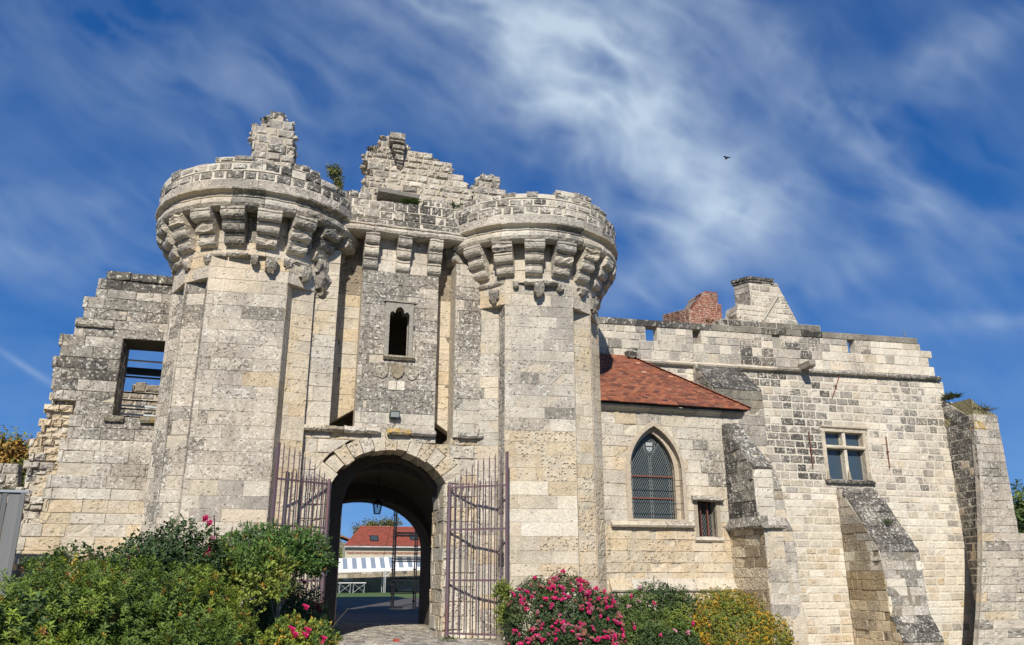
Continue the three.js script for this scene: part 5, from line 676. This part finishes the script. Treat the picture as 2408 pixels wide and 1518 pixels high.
  const sb = std([.62, .62, .62], { roughness: .4, metalness: .4 }); for (const x of [2.85, 6.35, 6.45, 9.7]) part(M, 'pole', bar([x, .05, z0 + .05], [x, 1.62, z0 + .05], .03, 8), sb); part(M, 'brace', bar([2.85, 1.2, z0 + .05], [2.4, 1.6, z0 + .05], .018, 6), sb); part(M, 'brace', bar([6.45, 1.2, z0 + .05], [7.0, 1.62, z0 + .05], .018, 6), sb); part(M, 'ridge_pole', bar([2.4, 2.42, z1], [9.8, 2.66, z1], .03, 8), sb); for (const x of [2.9, 6.4, 9.6]) part(M, 'rear_pole', bar([x, .05, z1 - .05], [x, 2.44, z1 - .05], .03, 8), sb);
  // trestle tables
  for (const [x, lb] of [[3.62, 'left of the two white folding tables under the tent'], [4.62, 'right of the two white folding tables under the tent']]) { const t = thing('folding_table', lb, 'table', [x, .03, -43], 'folding tables under the tent'); part(t, 'table_top', boxG(.96, .05, .6, x, .74, -42.6), mw); for (const s of [-1, 1]) { part(t, 'leg', bar([x + s * .38, .03, -42.4], [x + s * .40, .72, -42.4], .015, 6), sb); part(t, 'leg', bar([x + s * .38, .03, -42.85], [x + s * .40, .72, -42.85], .015, 6), sb); part(t, 'cross_brace', bar([x - s * .38, .08, -42.38], [x + s * .38, .66, -42.38], .010, 6), sb); } }
  // scaffold tower
  const S = thing('scaffold_tower', 'black tubular scaffold tower standing behind the gate arch', 'scaffold', [4, 0, -17]); const sp = [[2.86, -16], [3.0, -16.9], [3.8, -16], [4.05, -16.9]];
  sp.forEach(([x, zz]) => part(S, 'standard', bar([x, 0, zz], [x, 6.2, zz], .028, 8), blackIron)); part(S, 'standard', bar([2.96, 0, -16.1], [2.96, 6.2, -16.1], .04, 8), blackIron);
  for (const y of [.62, 1.12, 1.9, 2.02, 2.95, 3.06]) { part(S, 'ledger', bar([2.8, y, -16], [4.5, y + .0, -16], .024, 8), blackIron); part(S, 'ledger', bar([3.1, y + .08, -16.9], [4.8, y + .08, -16.9], .024, 8), blackIron); }
  for (let y = .3; y < 5; y += .32) for (const x of [2.86, 3.8]) part(S, 'coupler', bar([x - .05, y, -16], [x + .05, y, -16], .035, 6), blackIron);
  part(S, 'base_block', boxG(.5, .1, .5, 3.1, .05, -16.2), blackIron); part(S, 'tarpaulin_bundle', (() => { const g = new THREE.IcosahedronGeometry(.45, 3); const p = g.attributes.position; for (let i = 0; i < p.count; i++) { const k = 1 + .3 * n3(p.getX(i) * 4, p.getY(i) * 4, p.getZ(i) * 4); p.setXYZ(i, p.getX(i) * k * 1.1, p.getY(i) * k, p.getZ(i) * k); } g.computeVertexNormals(); return g.translate(4.75, .45, -16.4); })(), blackIron);
  part(S, 'cable', bar([3.0, 4.9, -16], [2.55, 2.1, -16.6], .008, 5), blackIron);
}
// unseen block added behind the left tower to throw shade across the courtyard
{
  const T = thing('added_shade_block', 'unseen stone block added behind the left tower to shade the courtyard ground', 'shade_block', [-3.3, 0, -15]);
  part(T, 'wall', boxG(6.4, 12.6, 4, -3.3, 6.3, -15), mortarC); part(T, 'block_head', boxG(6.6, .3, 4.2, -3.3, 12.75, -15), mortarD);
}
// plank shed at far left
{
  const T = thing('plank_fence', 'grey weathered upright plank panel at the far left', 'fence', [-7.9, 0, .4]); const wm = [std([.20, .205, .21], { map: woodMap, roughness: .9 }), std([.165, .17, .175], { map: woodMap, roughness: .9 }), std([.235, .24, .245], { map: woodMap, roughness: .9 })];
  let x = -9.3, k = 0; while (x < -7.5) { const w = [.24, .27, .2, .1][k % 4]; part(T, 'plank', boxG(w - .014, 3.1, .03, x + w / 2, 1.48, .4 + (k % 2) * .02), wm[k % 3]); x += w; k++; } part(T, 'edge_batten', boxG(.09, 3.05, .05, x + .03, 1.48, .42), wm[0]); part(T, 'cap', boxG(2.1, .05, .1, -8.35, 3.05, .41), std([.30, .33, .36], { roughness: .5, metalness: .3 }));
}
// ---------- plants ----------
function leafGeo(list) {   // list: [base, direction, length, width, curl]
  const pos = [], idx = [];
  for (const [b, d, L, w, curl] of list) { const D = V(...d).normalize(), S = V().crossVectors(D, Math.abs(D.y) > .9 ? V(1, 0, 0) : V(0, 1, 0)).normalize(), N = V().crossVectors(S, D), k = pos.length / 3, pt = (t, s) => { const p = V(...b).addScaledVector(D, L * t).addScaledVector(S, s * w).addScaledVector(N, -curl * t * t * L + Math.abs(s) * w * .35); pos.push(p.x, p.y, p.z); }; pt(0, 0); pt(.42, .5); pt(.42, 0); pt(.42, -.5); pt(1, 0); idx.push(k, k + 2, k + 1, k, k + 3, k + 2, k + 1, k + 2, k + 4, k + 2, k + 3, k + 4); }
  const g = new THREE.BufferGeometry(); g.setAttribute('position', new THREE.Float32BufferAttribute(pos, 3)); g.setAttribute('uv', new THREE.Float32BufferAttribute(new Float32Array(pos.length / 3 * 2).fill(.5), 2)); g.setIndex(idx); const f = g.toNonIndexed(); f.computeVertexNormals(); return f;
}
const sprig = (n, L, w, stem) => { const l = []; for (let i = 0; i < n; i++) { const a = i * 2.4, t = i / n; l.push([[0, stem * t, 0], [Math.cos(a), .55 + .5 * t, Math.sin(a)], L * (1 - .3 * t), w, .25]); } return leafGeo(l); };
const pinnate = (pairs, L, w) => { const l = [[[0, pairs * L * .45, 0], [.1, 1, .15], L, w, .2]]; for (let i = 0; i < pairs; i++) for (const s of [-1, 1]) l.push([[0, L * .45 * i + .01, 0], [s, .55, .15], L, w, .2]); return leafGeo(l); };
const ovals = (n, L, w, spread) => { const l = []; for (let i = 0; i < n; i++) { const a = i * 2.399; l.push([[spread * rr(-1, 1), spread * rr(-1, 1), spread * rr(-1, 1)], [Math.cos(a), rr(.0, .9), Math.sin(a)], L * rr(.8, 1.15), w, .15]); } return leafGeo(l); };
const leafMat = new THREE.MeshPhysicalMaterial({ color: lin(1, 1, 1), roughness: .62, transmission: .22, thickness: 0, side: THREE.DoubleSide });
const rose = (() => { const make = (seed) => { const r0 = R; R = mulberry(seed); const l = []; for (let f = 0; f < 4; f++) { const c = [rr(-.035, .035), rr(-.025, .025), rr(-.03, .03)]; for (let k = 0; k < 9; k++) { const a = k * 2.4, o = .25 + k / 9; l.push([c, [Math.cos(a) * o, 1.1 - .09 * k, Math.sin(a) * o], .038, .042, -.5]); } } const g = leafGeo(l); R = r0; return g; }; return [make(1), make(2), make(3)]; })();
function foliage(T, name, blobs, n, geo, palette, o = {}) {
  const im = new THREE.InstancedMesh(geo, o.mat || leafMat, n), M = new THREE.Matrix4(), q = new THREE.Quaternion(), q2 = new THREE.Quaternion(), c = new THREE.Color(), base = worldOf(T);
  const areas = blobs.map((b) => b[3] * b[4] + b[4] * b[5] + b[3] * b[5]), tot = areas.reduce((a, b) => a + b); let k = 0, guard = 0;
  while (k < n && guard++ < n * 6) {
    let t = R() * tot, bi = 0; while (t > areas[bi] && bi < blobs.length - 1) t -= areas[bi++]; const b = blobs[bi];
    const d = V(rr(-1, 1), rr(-1, 1), rr(-1, 1)); if (d.lengthSq() > 1 || d.lengthSq() < .01) continue; d.normalize(); if (d.y < (o.minY ?? -.5)) continue;
    const lump = 1 + (o.lump ?? .16) * fbm(d.x * 2.6 + bi * 7, d.y * 2.6, d.z * 2.6 + bi * 3, 3) * 1.6, dep = 1 - (o.deep ?? .4) * R() ** (o.pw ?? 1.8) + (R() < (o.stray ?? .04) ? rr(0, .22) * R() : 0), f = lump * dep;
    const p = V(b[0] + d.x * b[3] * f, b[1] + d.y * b[4] * f, b[2] + d.z * b[5] * f); if (p.y < (o.floor ?? .03)) continue;
    let buried = false; for (let j = 0; j < blobs.length; j++) if (j !== bi) { const e = blobs[j]; const s = ((p.x - e[0]) / e[3]) ** 2 + ((p.y - e[1]) / e[4]) ** 2 + ((p.z - e[2]) / e[5]) ** 2; if (s < .3) { buried = true; break; } } if (buried) continue;
    const out = V(d.x / b[3], d.y / b[4], d.z / b[5]).normalize().multiplyScalar(o.out ?? .8).add(V(rr(-.6, .6), (o.up ?? .5) + rr(-.5, .5), rr(-.6, .6))).normalize(); q.setFromUnitVectors(V(0, 1, 0), out); q2.setFromAxisAngle(out, R() * 6.28); q2.multiply(q); const s = rr(.55, 1.45);
    im.setMatrixAt(k, M.compose(p.sub(base), q2, V(s, s, s)));
    const zone = fbm((p.x + base.x) * 1.4, (p.y + base.y) * 1.4, (p.z + base.z) * 1.4, 2); const pc = palette(zone, p.clone().add(base), dep); const m = rr(.75, 1.25); c.setRGB(pc[0] * m * 3.2, pc[1] * m * 2.45, pc[2] * m * 1.35); im.setColorAt(k, c); k++;
  }
  im.count = k; im.name = name; im.userData.kind = 'stuff'; im.castShadow = im.receiveShadow = true; T.add(im); return im;
}
const bark = std([.11, .095, .075], { map: woodMap, roughness: 1 }), paleBark = std([.26, .25, .22], { map: woodMap, roughness: 1 });
function branches(T, name, base, tips, r0, mat = bark, label) { const gs = tips.map((t) => { const m = V(...base).lerp(V(...t), .5).add(V(rr(-.08, .08), rr(0, .12), rr(-.08, .08))); return new THREE.TubeGeometry(new THREE.CatmullRomCurve3([V(...base), m, V(...t)]), 8, r0 * rr(.6, 1), 5); }); gs.forEach((g) => part(T, name, g, mat)); }
const surf = (b, d) => [b[0] + d[0] * b[3], b[1] + d[1] * b[4], b[2] + d[2] * b[5]];
function blooms(T, blobs, n, mats, o = {}) {
  for (let i = 0, guard = 0; i < n && guard < n * 12; guard++) { const b = blobs[Math.floor(R() * blobs.length)], d = V(rr(-1, 1), rr(o.lo ?? -.2, 1), rr(.0, 1)).normalize(), p = surf(b, [d.x * 1.04, d.y * 1.04, d.z * 1.04]); if (p[1] < .08 || blobs.some((e) => e !== b && ((p[0] - e[0]) / e[3]) ** 2 + ((p[1] - e[1]) / e[4]) ** 2 + ((p[2] - e[2]) / e[5]) ** 2 < .97)) continue; const g = rose[i % 3].clone(); g.rotateY(R() * 6.28); g.rotateX(rr(.3, 1.0)); const s = rr(o.s0 ?? .7, o.s1 ?? 1.2); g.scale(s, s, s); g.translate(...p); part(T, 'flower_cluster', g, mats[Math.floor(R() * mats.length)]); i++; }
}
const pinks = [std([.80, .06, .26], { roughness: .6 }), std([.72, .09, .28], { roughness: .6 }), std([.62, .17, .27], { roughness: .7 })], faded = [std([.52, .24, .20], { roughness: .8 }), std([.46, .22, .15], { roughness: .8 }), std([.60, .26, .30], { roughness: .8 })], palePink = [std([.80, .42, .52]), std([.82, .12, .34])];

// big hedge in front, lower left
{
  const T = thing('hedge', 'broad dark green hedge with yellow tipped sprigs in the lower left foreground', 'hedge', [-4, 0, 11]);
  const bl = [[-5.6, .45, 11.4, 1.1, 1.0, 1.2], [-4.5, .5, 11.2, 1.0, .98, 1.2], [-3.75, .52, 10.9, .95, .98, 1.1], [-3.2, .46, 10.7, .56, .92, .9], [-4.2, .15, 12.2, 1.3, .75, .7], [-3.3, .2, 11.6, .6, .72, .6], [-5.4, .1, 12.6, 1.2, .72, .6]];
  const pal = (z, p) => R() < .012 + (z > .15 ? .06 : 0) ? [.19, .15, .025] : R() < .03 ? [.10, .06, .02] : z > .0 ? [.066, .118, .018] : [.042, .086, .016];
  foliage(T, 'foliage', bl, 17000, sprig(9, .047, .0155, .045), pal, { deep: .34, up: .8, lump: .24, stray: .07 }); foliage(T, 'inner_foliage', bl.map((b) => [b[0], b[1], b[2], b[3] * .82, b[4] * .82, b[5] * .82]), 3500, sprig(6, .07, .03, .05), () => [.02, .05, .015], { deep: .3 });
  branches(T, 'stem', [-4.2, 0, 11.2], [[-4.8, .9, 11.4], [-3.8, .95, 11.2], [-3.3, .8, 10.9], [-4.4, 1.0, 10.8]], .02);
}
{
  const T = thing('small_shrub', 'blurred low green shrub tips in the bottom left corner', 'shrub', [-4.2, 0, 13.9]); foliage(T, 'foliage', [[-4.75, .35, 13.9, .55, .56, .4]], 1500, sprig(9, .05, .015, .05), (z) => z > .1 ? [.10, .13, .04] : [.045, .10, .03], { deep: .3 }); branches(T, 'stem', [-4.75, 0, 13.9], [[-4.5, .7, 13.9], [-4.9, .7, 14]], .012);
}
// laurel behind it
{
  const T = thing('evergreen_shrub', 'glossy dark evergreen shrub with a yellow patch before the ruined left wall', 'shrub', [-4.4, 0, 8.4]);
  const bl = [[-4.75, .75, 8.5, .62, .95, .6], [-4.1, .85, 8.2, .7, 1.0, .6], [-3.65, 1.0, 7.9, .55, 1.05, .5]];
  foliage(T, 'foliage', bl, 5200, ovals(6, .055, .028, .04), (z, p) => p.x < -4.5 && p.x > -5.1 && p.y > 1.15 && p.y < 1.6 && R() < .35 ? [.13, .13, .015] : z > .1 ? [.034, .07, .02] : [.014, .038, .014], { deep: .35, lump: .22 }); branches(T, 'stem', [-4.2, 0, 8.3], [[-4.6, 1.4, 8.4], [-4, 1.6, 8.2], [-3.7, 1.8, 8]], .018);
}
// climbing rose in the middle
{
  const T = thing('rose_bush', 'loose pale green rose bush with pink clusters above the hedge', 'rose bush', [-3.2, 0, 7.4]);
  const bl = [[-3.35, 1.2, 7.5, .7, .62, .5], [-2.75, 1.3, 7.2, .55, .5, .45], [-3.75, 1.1, 7.7, .4, .5, .4]];
  foliage(T, 'foliage', bl, 3000, pinnate(2, .05, .03), (z) => R() < .04 ? [.18, .12, .03] : z > 0 ? [.075, .12, .03] : [.04, .09, .024], { deep: .6, lump: .3, stray: .15, out: .6 });
  branches(T, 'stem', [-3.2, 0, 7.4], [[-3.5, 1.95, 7.6], [-3.3, 2.2, 7.5], [-2.8, 1.9, 7.3], [-3.9, 1.6, 7.7], [-3.05, 2.05, 7.5]], .010);
  for (const [x, y, z, k] of [[-3.42, 2.12, 7.75, 1], [-3.36, 2.06, 7.8, 0], [-3.74, 1.73, 8.0, 0], [-3.72, 1.78, 8.02, 0], [-3.33, 1.72, 7.9, 1], [-3.34, 1.66, 7.95, 1], [-4.15, 1.68, 8.25, 0], [-4.2, 1.62, 8.25, 0], [-3.3, 1.85, 7.9, 0]]) { const g = rose[0].clone(); g.rotateX(.7); g.scale(1.1, 1.1, 1.1); g.translate(x, y, z); part(T, 'flower_cluster', g, k ? pinks[0] : palePink[Math.floor(R() * 2)]); }
}
// small standard tree by the left gate leaf
{
  const T = thing('small_tree', 'small leafy tree with bare pale stem beside the left gate leaf', 'tree', [-2.42, 0, 6.6]);
  const bl = [[-2.6, 1.78, 6.6, .58, .32, .5], [-2.08, 1.74, 6.5, .40, .30, .4], [-3.0, 1.55, 6.9, .40, .26, .4], [-1.86, 1.58, 6.6, .24, .2, .25]];
  foliage(T, 'crown', bl, 3600, pinnate(2, .055, .024), (z) => R() < .035 ? [.16, .11, .03] : z > 0 ? [.034, .085, .026] : [.022, .062, .022], { deep: .85, lump: .45, stray: .2, out: .4, up: .2, floor: 1.28, minY: -.9 });
  part(T, 'trunk', new THREE.TubeGeometry(new THREE.CatmullRomCurve3([V(-2.36, -.02, 6.6), V(-2.35, .5, 6.6), V(-2.33, .85, 6.62), V(-2.27, 1.5, 6.6)]), 14, .028, 8), paleBark);
  branches(T, 'limb', [-2.37, .8, 6.6], [[-2.12, 1.4, 6.6], [-2.6, 1.5, 6.6], [-2.05, 1.7, 6.5]], .016, paleBark); branches(T, 'limb', [-2.3, 1.25, 6.6], [[-2.7, 1.75, 6.7], [-2.3, 1.9, 6.5], [-1.75, 1.6, 6.6]], .012, bark);
  const U = thing('rose_bush', 'low rose bush with bright pink blooms at the foot of the small tree', 'rose bush', [-2.1, 0, 7.3]);
  const b2 = [[-2.15, .4, 7.4, .42, .42, .4], [-1.8, .35, 7.1, .3, .4, .3]]; foliage(U, 'foliage', b2, 2200, pinnate(2, .042, .026), (z) => R() < .12 ? [.18, .15, .03] : z > 0 ? [.07, .12, .026] : [.04, .085, .02], { deep: .5, stray: .14, lump: .25 }); branches(U, 'stem', [-2.1, 0, 7.3], [[-1.35, .95, 6.9], [-2.2, .8, 7.4], [-1.8, .75, 7.2]], .008);
  for (const [x, y, z] of [[-2.16, .72, 7.78], [-2.12, .66, 7.8], [-1.95, .70, 7.7], [-1.98, .64, 7.72], [-1.72, .58, 7.5], [-1.75, .52, 7.5], [-1.98, .98, 7.4], [-2.2, .45, 7.8]]) { const g = rose[1].clone(); g.rotateX(.8); g.scale(1.05, 1.05, 1.05); g.translate(x, y, z); part(U, 'flower_cluster', g, pinks[0]); }
  const D = thing('dark_shrub', 'dark shaded shrub with crimson blooms behind the small tree', 'shrub', [-1.95, 0, 5.2]); const b3 = [[-2.1, .55, 5.4, .62, .75, .5], [-2.55, .5, 6.0, .4, .7, .4]]; foliage(D, 'foliage', b3, 3600, ovals(5, .05, .03, .05), () => [.022, .05, .018], { deep: .5, lump: .25 }); branches(D, 'stem', [-2.1, 0, 5.4], [[-1.8, 1.1, 5.5], [-2.3, 1.1, 5.5]], .012); for (const [x, y, z] of [[-1.72, .95, 5.9], [-1.68, .88, 5.85], [-1.95, 1.3, 5.8]]) { const g = rose[2].clone(); g.scale(1.2, 1.2, 1.2); g.translate(x, y, z); part(D, 'flower_cluster', g, std([.28, .02, .05])); }
}
// rose bush right of the gate
{
  const T = thing('rose_bush', 'dense rounded rose bush covered in pink and faded blooms right of the gate', 'rose bush', [2.1, 0, 6.3]);
  const bl = [[1.75, .62, 6.3, .52, .72, .5], [2.25, .70, 6.3, .55, .72, .5], [2.7, .5, 6.5, .42, .66, .45], [1.9, .2, 6.7, .6, .5, .35], [2.5, .2, 6.8, .5, .45, .35]];
  foliage(T, 'foliage', bl, 8000, ovals(6, .036, .022, .035), (z) => z > .1 ? [.026, .05, .018] : [.013, .034, .013], { deep: .3, lump: .14 });
  blooms(T, bl, 285, [...pinks, pinks[0], pinks[0], ...faded], { lo: -.3, s0: .5, s1: 1.1 }); blooms(T, bl.slice(1, 3), 14, [pinks[0]], { lo: .45, s0: .9, s1: 1.2 }); branches(T, 'stem', [2.1, 0, 6.3], [[1.8, .9, 6.3], [2.3, .95, 6.3], [2.7, .7, 6.4]], .014);
  const U = thing('young_shrub', 'sparse light green shrub between the right gate leaf and the rose bush', 'shrub', [1.3, 0, 5.9]); foliage(U, 'foliage', [[1.36, .72, 5.9, .16, .5, .18], [1.28, 1.12, 5.9, .13, .16, .14]], 520, pinnate(2, .045, .026), (z) => [.07, .11, .03], { deep: .9, stray: .2 }); branches(U, 'stem', [1.36, 0, 5.9], [[1.28, 1.2, 5.9], [1.4, 1.1, 5.9], [1.5, .9, 5.9]], .008);
}
{
  const T = thing('green_shrub', 'dark green shrub with scattered pink roses between the rose bush and yellow shrub', 'shrub', [4, 0, 6.2]);
  const bl = [[3.35, .45, 6.0, .6, .62, .5], [4.05, .55, 5.8, .7, .72, .5], [4.55, .5, 5.9, .5, .68, .45], [3.9, .2, 6.6, .8, .55, .4]];
  foliage(T, 'foliage', bl, 7000, ovals(6, .042, .024, .04), (z, p) => p.x > 3.9 && z > .1 ? [.06, .10, .02] : z > 0 ? [.032, .065, .02] : [.017, .042, .016], { deep: .4, lump: .24, stray: .08 }); blooms(T, bl, 17, [...palePink, pinks[0], pinks[2]], { s0: .7, s1: 1.05, lo: .1 }); branches(T, 'stem', [4, 0, 6.2], [[3.6, 1, 6.3], [4.2, 1.25, 5.9], [4.5, 1.2, 6.0], [4.1, 1.4, 5.9]], .010);
  const Y = thing('yellow_shrub', 'golden yellow and green rounded shrub at the right end of the planting', 'shrub', [5.2, 0, 6.9]); const b2 = [[5.15, .45, 6.8, .62, .68, .5], [5.6, .25, 7.0, .42, .52, .42], [4.9, .5, 6.6, .42, .66, .4]];
  foliage(Y, 'foliage', b2, 6500, ovals(6, .03, .017, .03), (z) => R() < .36 + z * .7 ? [.19, .14, .012] : R() < .5 ? [.10, .125, .02] : [.045, .085, .018], { deep: .35, lump: .2, stray: .08 }); branches(Y, 'stem', [5.2, 0, 6.9], [[5, .9, 6.8], [5.5, .7, 7], [5.2, 1, 6.8]], .010);
}
// wall plants
function tuft(name, label, cat, at, n, L, w, col, spread) { const T = thing(name, label, cat, at), l = []; for (let i = 0; i < n; i++) { const a = R() * 6.28; l.push([[at[0] + rr(-1, 1) * spread[0], at[1] + rr(0, .06), at[2] + rr(-1, 1) * spread[1]], [Math.cos(a) * rr(.2, 1), rr(.3, 1), Math.sin(a) * .7 + .3], L * rr(.5, 1.2), w, .4]); } const m = part(T, 'leaves', leafGeo(l), new THREE.MeshPhysicalMaterial({ color: lin(...col), roughness: .7, transmission: .2, thickness: 0, side: THREE.DoubleSide })); m.userData.kind = 'stuff'; return T; }
tuft('fern', 'bright green fern growing on the gatehouse parapet below the broken slab', 'fern', [.35, 10.72, .28], 130, .17, .05, [.09, .17, .03], [.24, .08]);
tuft('fern', 'small fern at the right end of the gatehouse parapet', 'fern', [1.62, 10.78, .28], 70, .16, .045, [.09, .16, .03], [.16, .08]);
tuft('wall_weed', 'dry weed on top of the tall broken pier', 'weed', [-3.5, 13.25, -.98], 30, .1, .03, [.08, .11, .04], [.09, .05]);
tuft('wall_weed', 'dry yellow weeds on the left shoulder of the jagged wall remnant', 'weed', [-.5, 13.1, -1.5], 60, .16, .03, [.16, .15, .06], [.14, .12]);
tuft('wall_weed', 'dry weeds between the brick and stone chimneys', 'weed', [12.35, 9.75, -3.5], 50, .3, .02, [.22, .18, .09], [.3, .1]);
tuft('wall_weed', 'straggling weeds at the foot of the brick chimney', 'weed', [11.4, 9.5, -3.4], 70, .22, .025, [.12, .13, .05], [.35, .1]);
tuft('grass_tuft', 'dry grass growing along the broken top of the end buttress', 'grass', [20.95, 6.78, -2.3], 420, .34, .025, [.20, .19, .06], [.4, .4]);
tuft('wall_weed', 'green weeds against the curtain wall end above the end buttress', 'weed', [20.55, 7.35, -2.9], 130, .3, .07, [.09, .12, .04], [.14, .3]);
tuft('wall_weed', 'green moss tuft on the slope of the stepped buttress', 'weed', [16.3, 2.9, -2.0], 50, .2, .03, [.10, .15, .04], [.12, .1]);
for (const [x, y, z, l] of [[-7.2, 7.84, -1.5, 'small dry weed on the stepped left end of the ruined left wall'], [-5.0, 10.6, .6, 'small weed on the left tower parapet'], [4.9, 10.85, 1.3, 'tiny weed on the right tower parapet'], [1.4, 13.15, -1.7, 'dry weed on the sloping right shoulder of the jagged wall remnant'], [8.3, 8.2, -3.0, 'little weed by the broken spout above the chapel roof']]) tuft('wall_weed', l, 'weed', [x, y, z], 40, .13, .02, [.13, .14, .05], [.1, .06]);
tuft('grass_tuft', 'tuft of weeds at the foot of the right gate leaf', 'grass', [1.45, .02, 1.2], 60, .14, .03, [.11, .17, .04], [.2, .15]);
{
  const T = thing('sapling', 'little self sown sapling on the parapet beside the left tower', 'sapling', [-1.5, 11.3, -1.2]); part(T, 'stem', new THREE.TubeGeometry(new THREE.CatmullRomCurve3([V(-1.46, 10.6, -1.2), V(-1.48, 11.6, -1.2), V(-1.55, 12.2, -1.2)]), 10, .018, 6), bark); branches(T, 'twig', [-1.49, 11.5, -1.2], [[-1.36, 12.1, -1.2], [-1.7, 12.2, -1.2], [-1.38, 11.75, -1.1]], .009); foliage(T, 'crown', [[-1.56, 12.12, -1.2, .2, .22, .18], [-1.4, 11.75, -1.2, .12, .25, .12]], 420, ovals(5, .05, .03, .04), () => [.06, .085, .035], { deep: .95, pw: 1, floor: 11, minY: -1, stray: .1 });
}
function tree(label, x, y, z, crown, n, cols, r) { const T = thing('tree', label, 'tree', [x, 0, z]); part(T, 'trunk', bar([x, -.1, z], [x, y, z], r, 8, r * .6), bark); branches(T, 'limb', [x, y * .75, z], crown.map((b) => [b[0], b[1], b[2]]), r * .4); foliage(T, 'crown', crown, n, ovals(7, .16, .10, .2), (q) => q > 0 ? cols[0] : cols[1], { deep: .9, pw: 1.1, lump: .4, stray: .12, minY: -1 }); return T; }
tree('autumn tinted tree behind the left end of the ruined wall', -12.2, 4.5, -15, [[-12.6, 5.6, -15, 1.0, 1.0, .9], [-11.7, 5.4, -15, .9, 1.0, .9], [-12, 4.4, -15, 1.3, 1.2, 1], [-13.3, 5, -15, 1, 1.1, 1]], 2600, [[.13, .10, .035], [.055, .085, .03]], .16);
tree('dark bush behind the end buttress at the right edge', 33.6, 3, -12, [[33.6, 4.2, -12, 1.0, 1.3, 1], [34.3, 3.6, -12, 1.2, 1.5, 1], [33.8, 2, -12, 1, 1.4, 1]], 1800, [[.05, .09, .03], [.03, .06, .02]], .14);
tree('thin leafed tree seen over the ridge of the courtyard house', 9, 4, -60, [[7.6, 5.7, -60, 1.3, .7, 1], [9.2, 6.0, -60, 1.4, .6, 1], [6.4, 5.2, -60, .8, .7, .8]], 500, [[.06, .075, .03], [.045, .06, .03]], .16);
tree('feathery green tree left of the courtyard house', 3.2, 2.5, -56, [[3.4, 3.6, -56, 1.0, 1.4, .9], [3.9, 2.4, -56, 1.0, 1.2, .9]], 1200, [[.09, .14, .05], [.06, .10, .04]], .12);
// low bank and broken wall at far left
{
  const T = ruin('ruined_wall', 'low ruined wall with weeds behind the plank panel', [-9.8, 0, -6], -5.5, .5, [[[-12, 0], [-12, 4.3]], [[-8.9, 0], [-9.05, 4.3]]], { v0: -.2, v1: 4.25, look: rowsLook([[4, 3], [15, 3], [5, 1]], .12), ch: .28, category: 'wall' });
  tuft('grass_tuft', 'weedy grass bank above the plank panel', 'grass', [-8.6, 3.2, -2.4], 260, .35, .03, [.16, .15, .05], [.6, .5]);
  const b = thing('rubble_bank', 'stony bank at the left foot of the ruined wall', 'bank', [-8.7, 0, -2]); const g = new THREE.SphereGeometry(1, 24, 16); const p = g.attributes.position; for (let i = 0; i < p.count; i++) { const k = 1 + .14 * fbm(p.getX(i) * 3, p.getY(i) * 3, p.getZ(i) * 3, 3); p.setXYZ(i, p.getX(i) * 1.3 * k, p.getY(i) * 3.2 * k, p.getZ(i) * 1.2 * k); } g.computeVertexNormals(); g.translate(-8.9, 0, -2.6); part(b, 'earth', g, std([.2, .17, .12], { map: grainMap, bumpMap: bumpN, bumpScale: .05, roughness: 1 }));
}
// a bird high over the wall
{
  const T = thing('bird', 'small dark bird flying high above the curtain wall', 'bird', [26.69, 29.48, -24.67]); const bd = new THREE.SphereGeometry(.09, 8, 6); bd.scale(.8, .8, 2.2); const w1 = leafGeo([[[0, 0, 0], [1, .35, .1], .36, .2, .2]]), w2 = leafGeo([[[0, 0, 0], [-1, .5, .1], .32, .2, .2]]), mt = std([.02, .02, .025], { side: THREE.DoubleSide }); const mv = (g) => g.translate(26.69, 29.48, -24.67); part(T, 'body', mv(bd), mt); part(T, 'wing', mv(w1), mt); part(T, 'wing', mv(w2), mt);
}
renderer.render(scene, camera);
